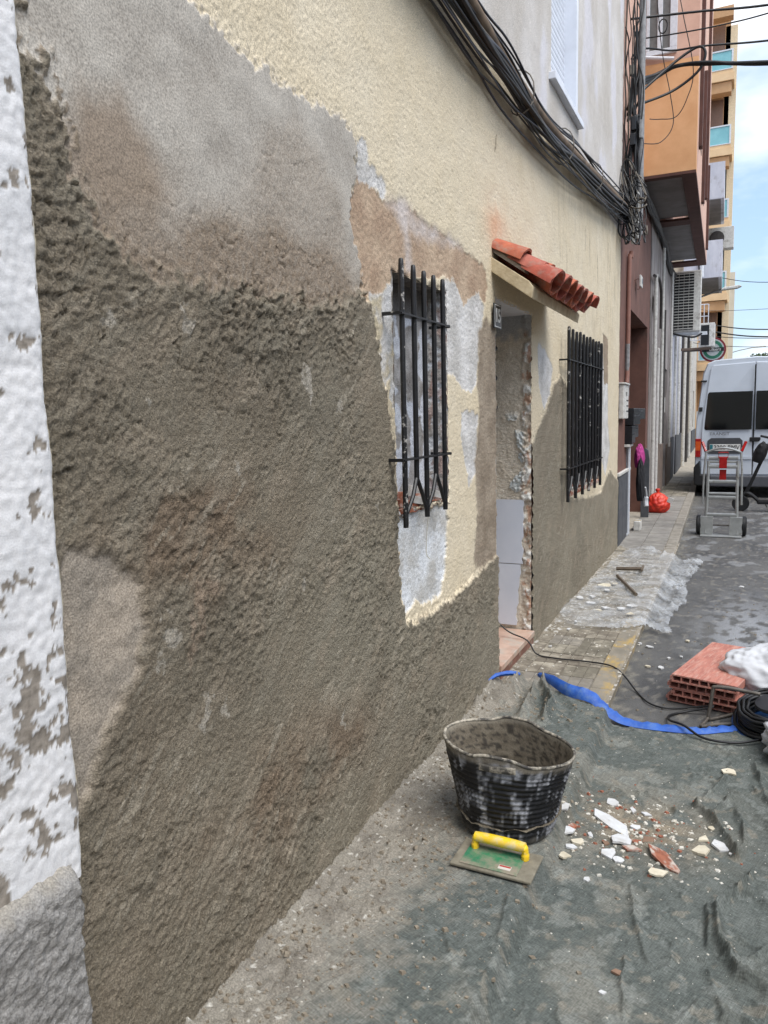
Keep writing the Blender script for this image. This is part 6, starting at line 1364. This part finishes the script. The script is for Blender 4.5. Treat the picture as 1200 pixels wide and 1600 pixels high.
# ------------------------------------------------------------------ scooter
scn = empty('electric_scooter', (1.30, 13.1, -.08)); tag(scn, 'black electric scooter parked at the right edge behind the hand truck', 'scooter')
for x, nm in ((-.03,'wheel'),(.98,'wheel')):
    w = empty(nm, (x,0,.125), 0, scn); MB().lathe([(.07,-.025),(.115,-.028),(.127,-.01),(.127,.01),(.115,.028),(.07,.025)], 24, Matrix.Rotation(R(90),4,'X')).build('tyre', M_vblk, w, smooth=True); MB().lathe([(.01,-.03),(.07,-.02),(.07,.02),(.01,.03)], 16, Matrix.Rotation(R(90),4,'X')).build('rim', M_lead, w)
MB().tube(catmull([(-.03,0,.125),(.0,0,.26),(.06,0,.34),(.22,0,.74),(.36,0,1.10),(.38,0,1.15)],5), [.03]*8+[.026]*18, 10).build('stem', M_vblk, scn, smooth=True)
MB().tube(catmull([(.22,-.22,1.19),(.33,-.12,1.16),(.38,0,1.16),(.43,.12,1.16),(.50,.24,1.18)],5), .018, 8).build('handlebar', M_vblk, scn, smooth=True)
MB().box(.20,.98,-.07,.07,.12,.19).build('deck', M_vblk, scn, bevel=.02); MB().box(.22,.9,-.065,.065,.1905,.194).build('deck_mat', M_lead, scn)
MB().tube(catmull([(.03,0,.30),(.12,0,.26),(.22,0,.17)],5), .028, 8).build('neck', M_vblk, scn, smooth=True)
bgs = lumpy('handlebar_bag', Matrix.Translation((1.30+.22,13.1-.05,.83)) @ Matrix.Rotation(.3,4,'Y'), .09,.08,.19, 31, M_vblk, .06); under(bgs, scn)
MB().tube([(.32,0,.12),(.38,-.12,.0)], .008, 6).build('kickstand', M_steel, scn)

# ------------------------------------------------------------------ red net bag
rb = empty('net_bag', (.125, 12.0, 0)); tag(rb, 'red net bag of round onions on the pavement by the house wall', 'bag')
M_net = pm('red_net', lin(214,58,34), lin(186,36,26), scale=20, rough=.5, bump=.5, bscale=60, dirt=lin(226,110,70), dscale=10, dlo=.55, dhi=.68)
th, ph = np.meshgrid(np.linspace(0,2*np.pi,90), np.linspace(.02,np.pi-.02,60), indexing='ij')
ux, uy = th*2.6, ph*3.0
lm = 1+.16*(.62-worley(np.cos(th)*2.4+6+ph*.0, np.sin(th)*2.4+ph*2.6, 77))
lm[-1] = lm[0]
Pn = np.stack([np.cos(th)*np.sin(ph)*.175*lm, np.sin(th)*np.sin(ph)*.155*lm, np.maximum(np.cos(ph)*.15*lm, -.115)+.115+.03*np.clip(np.cos(ph),0,1)**4], -1)
grid_object('net', Pn, M_net, rb)
MB().lathe([(.05,.23),(.025,.28),(.016,.30),(.035,.34),(.03,.36)], 12).build('neck', M_net, rb, smooth='all')
o = MB().box(.04,.12,-.06,-.05,.22,.30).build('label_tag', M_white, rb); o.rotation_euler = (.2,.4,.2)

# ------------------------------------------------------------------ tree far down the street
tr = empty('tree', (2.5, 82, 0)); tag(tr, 'distant tree whose top shows over the van roof', 'tree')
MB().tube([(0,0,-.1),(.1,0,2),(0,.1,4.2),(.2,0,5.6)], [.22,.18,.14,.06], 10).build('trunk', pm('bark', lin(84,72,60)), tr, smooth=True)
rg = np.random.RandomState(4); V = []; F = []
for k in range(2600):
    d = rg.randn(3); d /= np.linalg.norm(d); c = np.array([0,0,5.4])+d*np.array([1.9,1.9,1.5])*rg.rand()**.35*(1+.25*np.sin(d[0]*5)*np.cos(d[2]*7+1))
    u = rg.randn(3); u /= np.linalg.norm(u); v = np.cross(u, rg.randn(3)); v /= np.linalg.norm(v); s_ = .10+.08*rg.rand(); b = len(V)
    V += [tuple(c-u*s_), tuple(c+v*s_*.5), tuple(c+u*s_), tuple(c-v*s_*.5)]; F.append((b,b+1,b+2,b+3))
me = bpy.data.meshes.new('crown'); me.from_pydata(V, [], F); me.update(); me.materials.append(pm('leaves', lin(82,96,58), lin(58,72,42), scale=1.5)); link(bpy.data.objects.new('crown', me), tr)

# ------------------------------------------------------------------ unseen houses opposite and behind the viewer, added to shape daylight and reflections
M_opp = [pm('opposite_cream', lin(212,202,184), lin(194,184,166), scale=3), pm('opposite_white', lin(214,214,212), lin(198,198,196), scale=3), pm('opposite_tan', lin(190,166,140), lin(172,150,126), scale=3)]
def unseen_house(label, x, y0, y1, h, m, face):
    e = empty('house', (x, y0, 0)); tag(e, label, 'house')
    L = y1-y0; d = 6*face; mb = MB(); mb.box(min(0,d),max(0,d),0,L,-.2,h); mb.build('wall', m, e)
    s_ = -face; n_ = max(1,int(L//3))
    for k in range(n_):
        yc_ = L*(k+.5)/n_
        for (z0_, z1_, w_, nm) in ((.0,2.2,.9,'door') if k % 2 == 0 else (1.0,2.1,1.0,'window'), (3.6,5.2,1.0,'window')):
            if z1_ > h-.3: continue
            a_, b_ = sorted((s_*.004, s_*.03)); lb(e, nm, a_, b_, yc_-w_/2, yc_+w_/2, z0_, z1_, M_glass_dk if nm == 'window' else M_drdk)
            a_, b_ = sorted((s_*.0, s_*.06)); lb(e, 'surround', a_, b_, yc_-w_/2-.08, yc_-w_/2-.001, z0_, z1_, M_alu); lb(e, 'surround', a_, b_, yc_+w_/2+.001, yc_+w_/2+.08, z0_, z1_, M_alu); lb(e, 'surround', a_, b_, yc_-w_/2-.08, yc_+w_/2+.08, z1_+.001, z1_+.09, M_alu)
    a_, b_ = sorted((s_*.001, s_*.03)); lb(e, 'plinth_band', a_, b_, 0, L, h-.25, h-.05, M_off)
for i, (y0_, y1_, h_) in enumerate(((-12,2,4.6),(2.02,16,4.2),(16.02,34,4.8))):
    unseen_house(['unseen cream house added across the street, beside the viewer','unseen white house added across the street from the work','unseen tan house added across the street from the van'][i], 6.8, y0_, y1_, h_, M_opp[i % 3], 1)
unseen_house('unseen tan house added next to the white house, behind the viewer', 0, -8, -1.42, 5.0, M_opp[2], -1)
e = empty('house', (-9, -26, 0)); tag(e, 'unseen long house added across the street far behind the viewer', 'house')  # added to give the van's rear windows a dark reflection
lb(e,'wall',0,22,-6,0,-.2,8,M_opp[0])
for k in range(6): lb(e,'window',1.5+3.4*k,2.7+3.4*k,.004,.03,1.0,2.3,M_glass_dk); lb(e,'window',1.5+3.4*k,2.7+3.4*k,.004,.03,4.2,5.6,M_glass_dk)
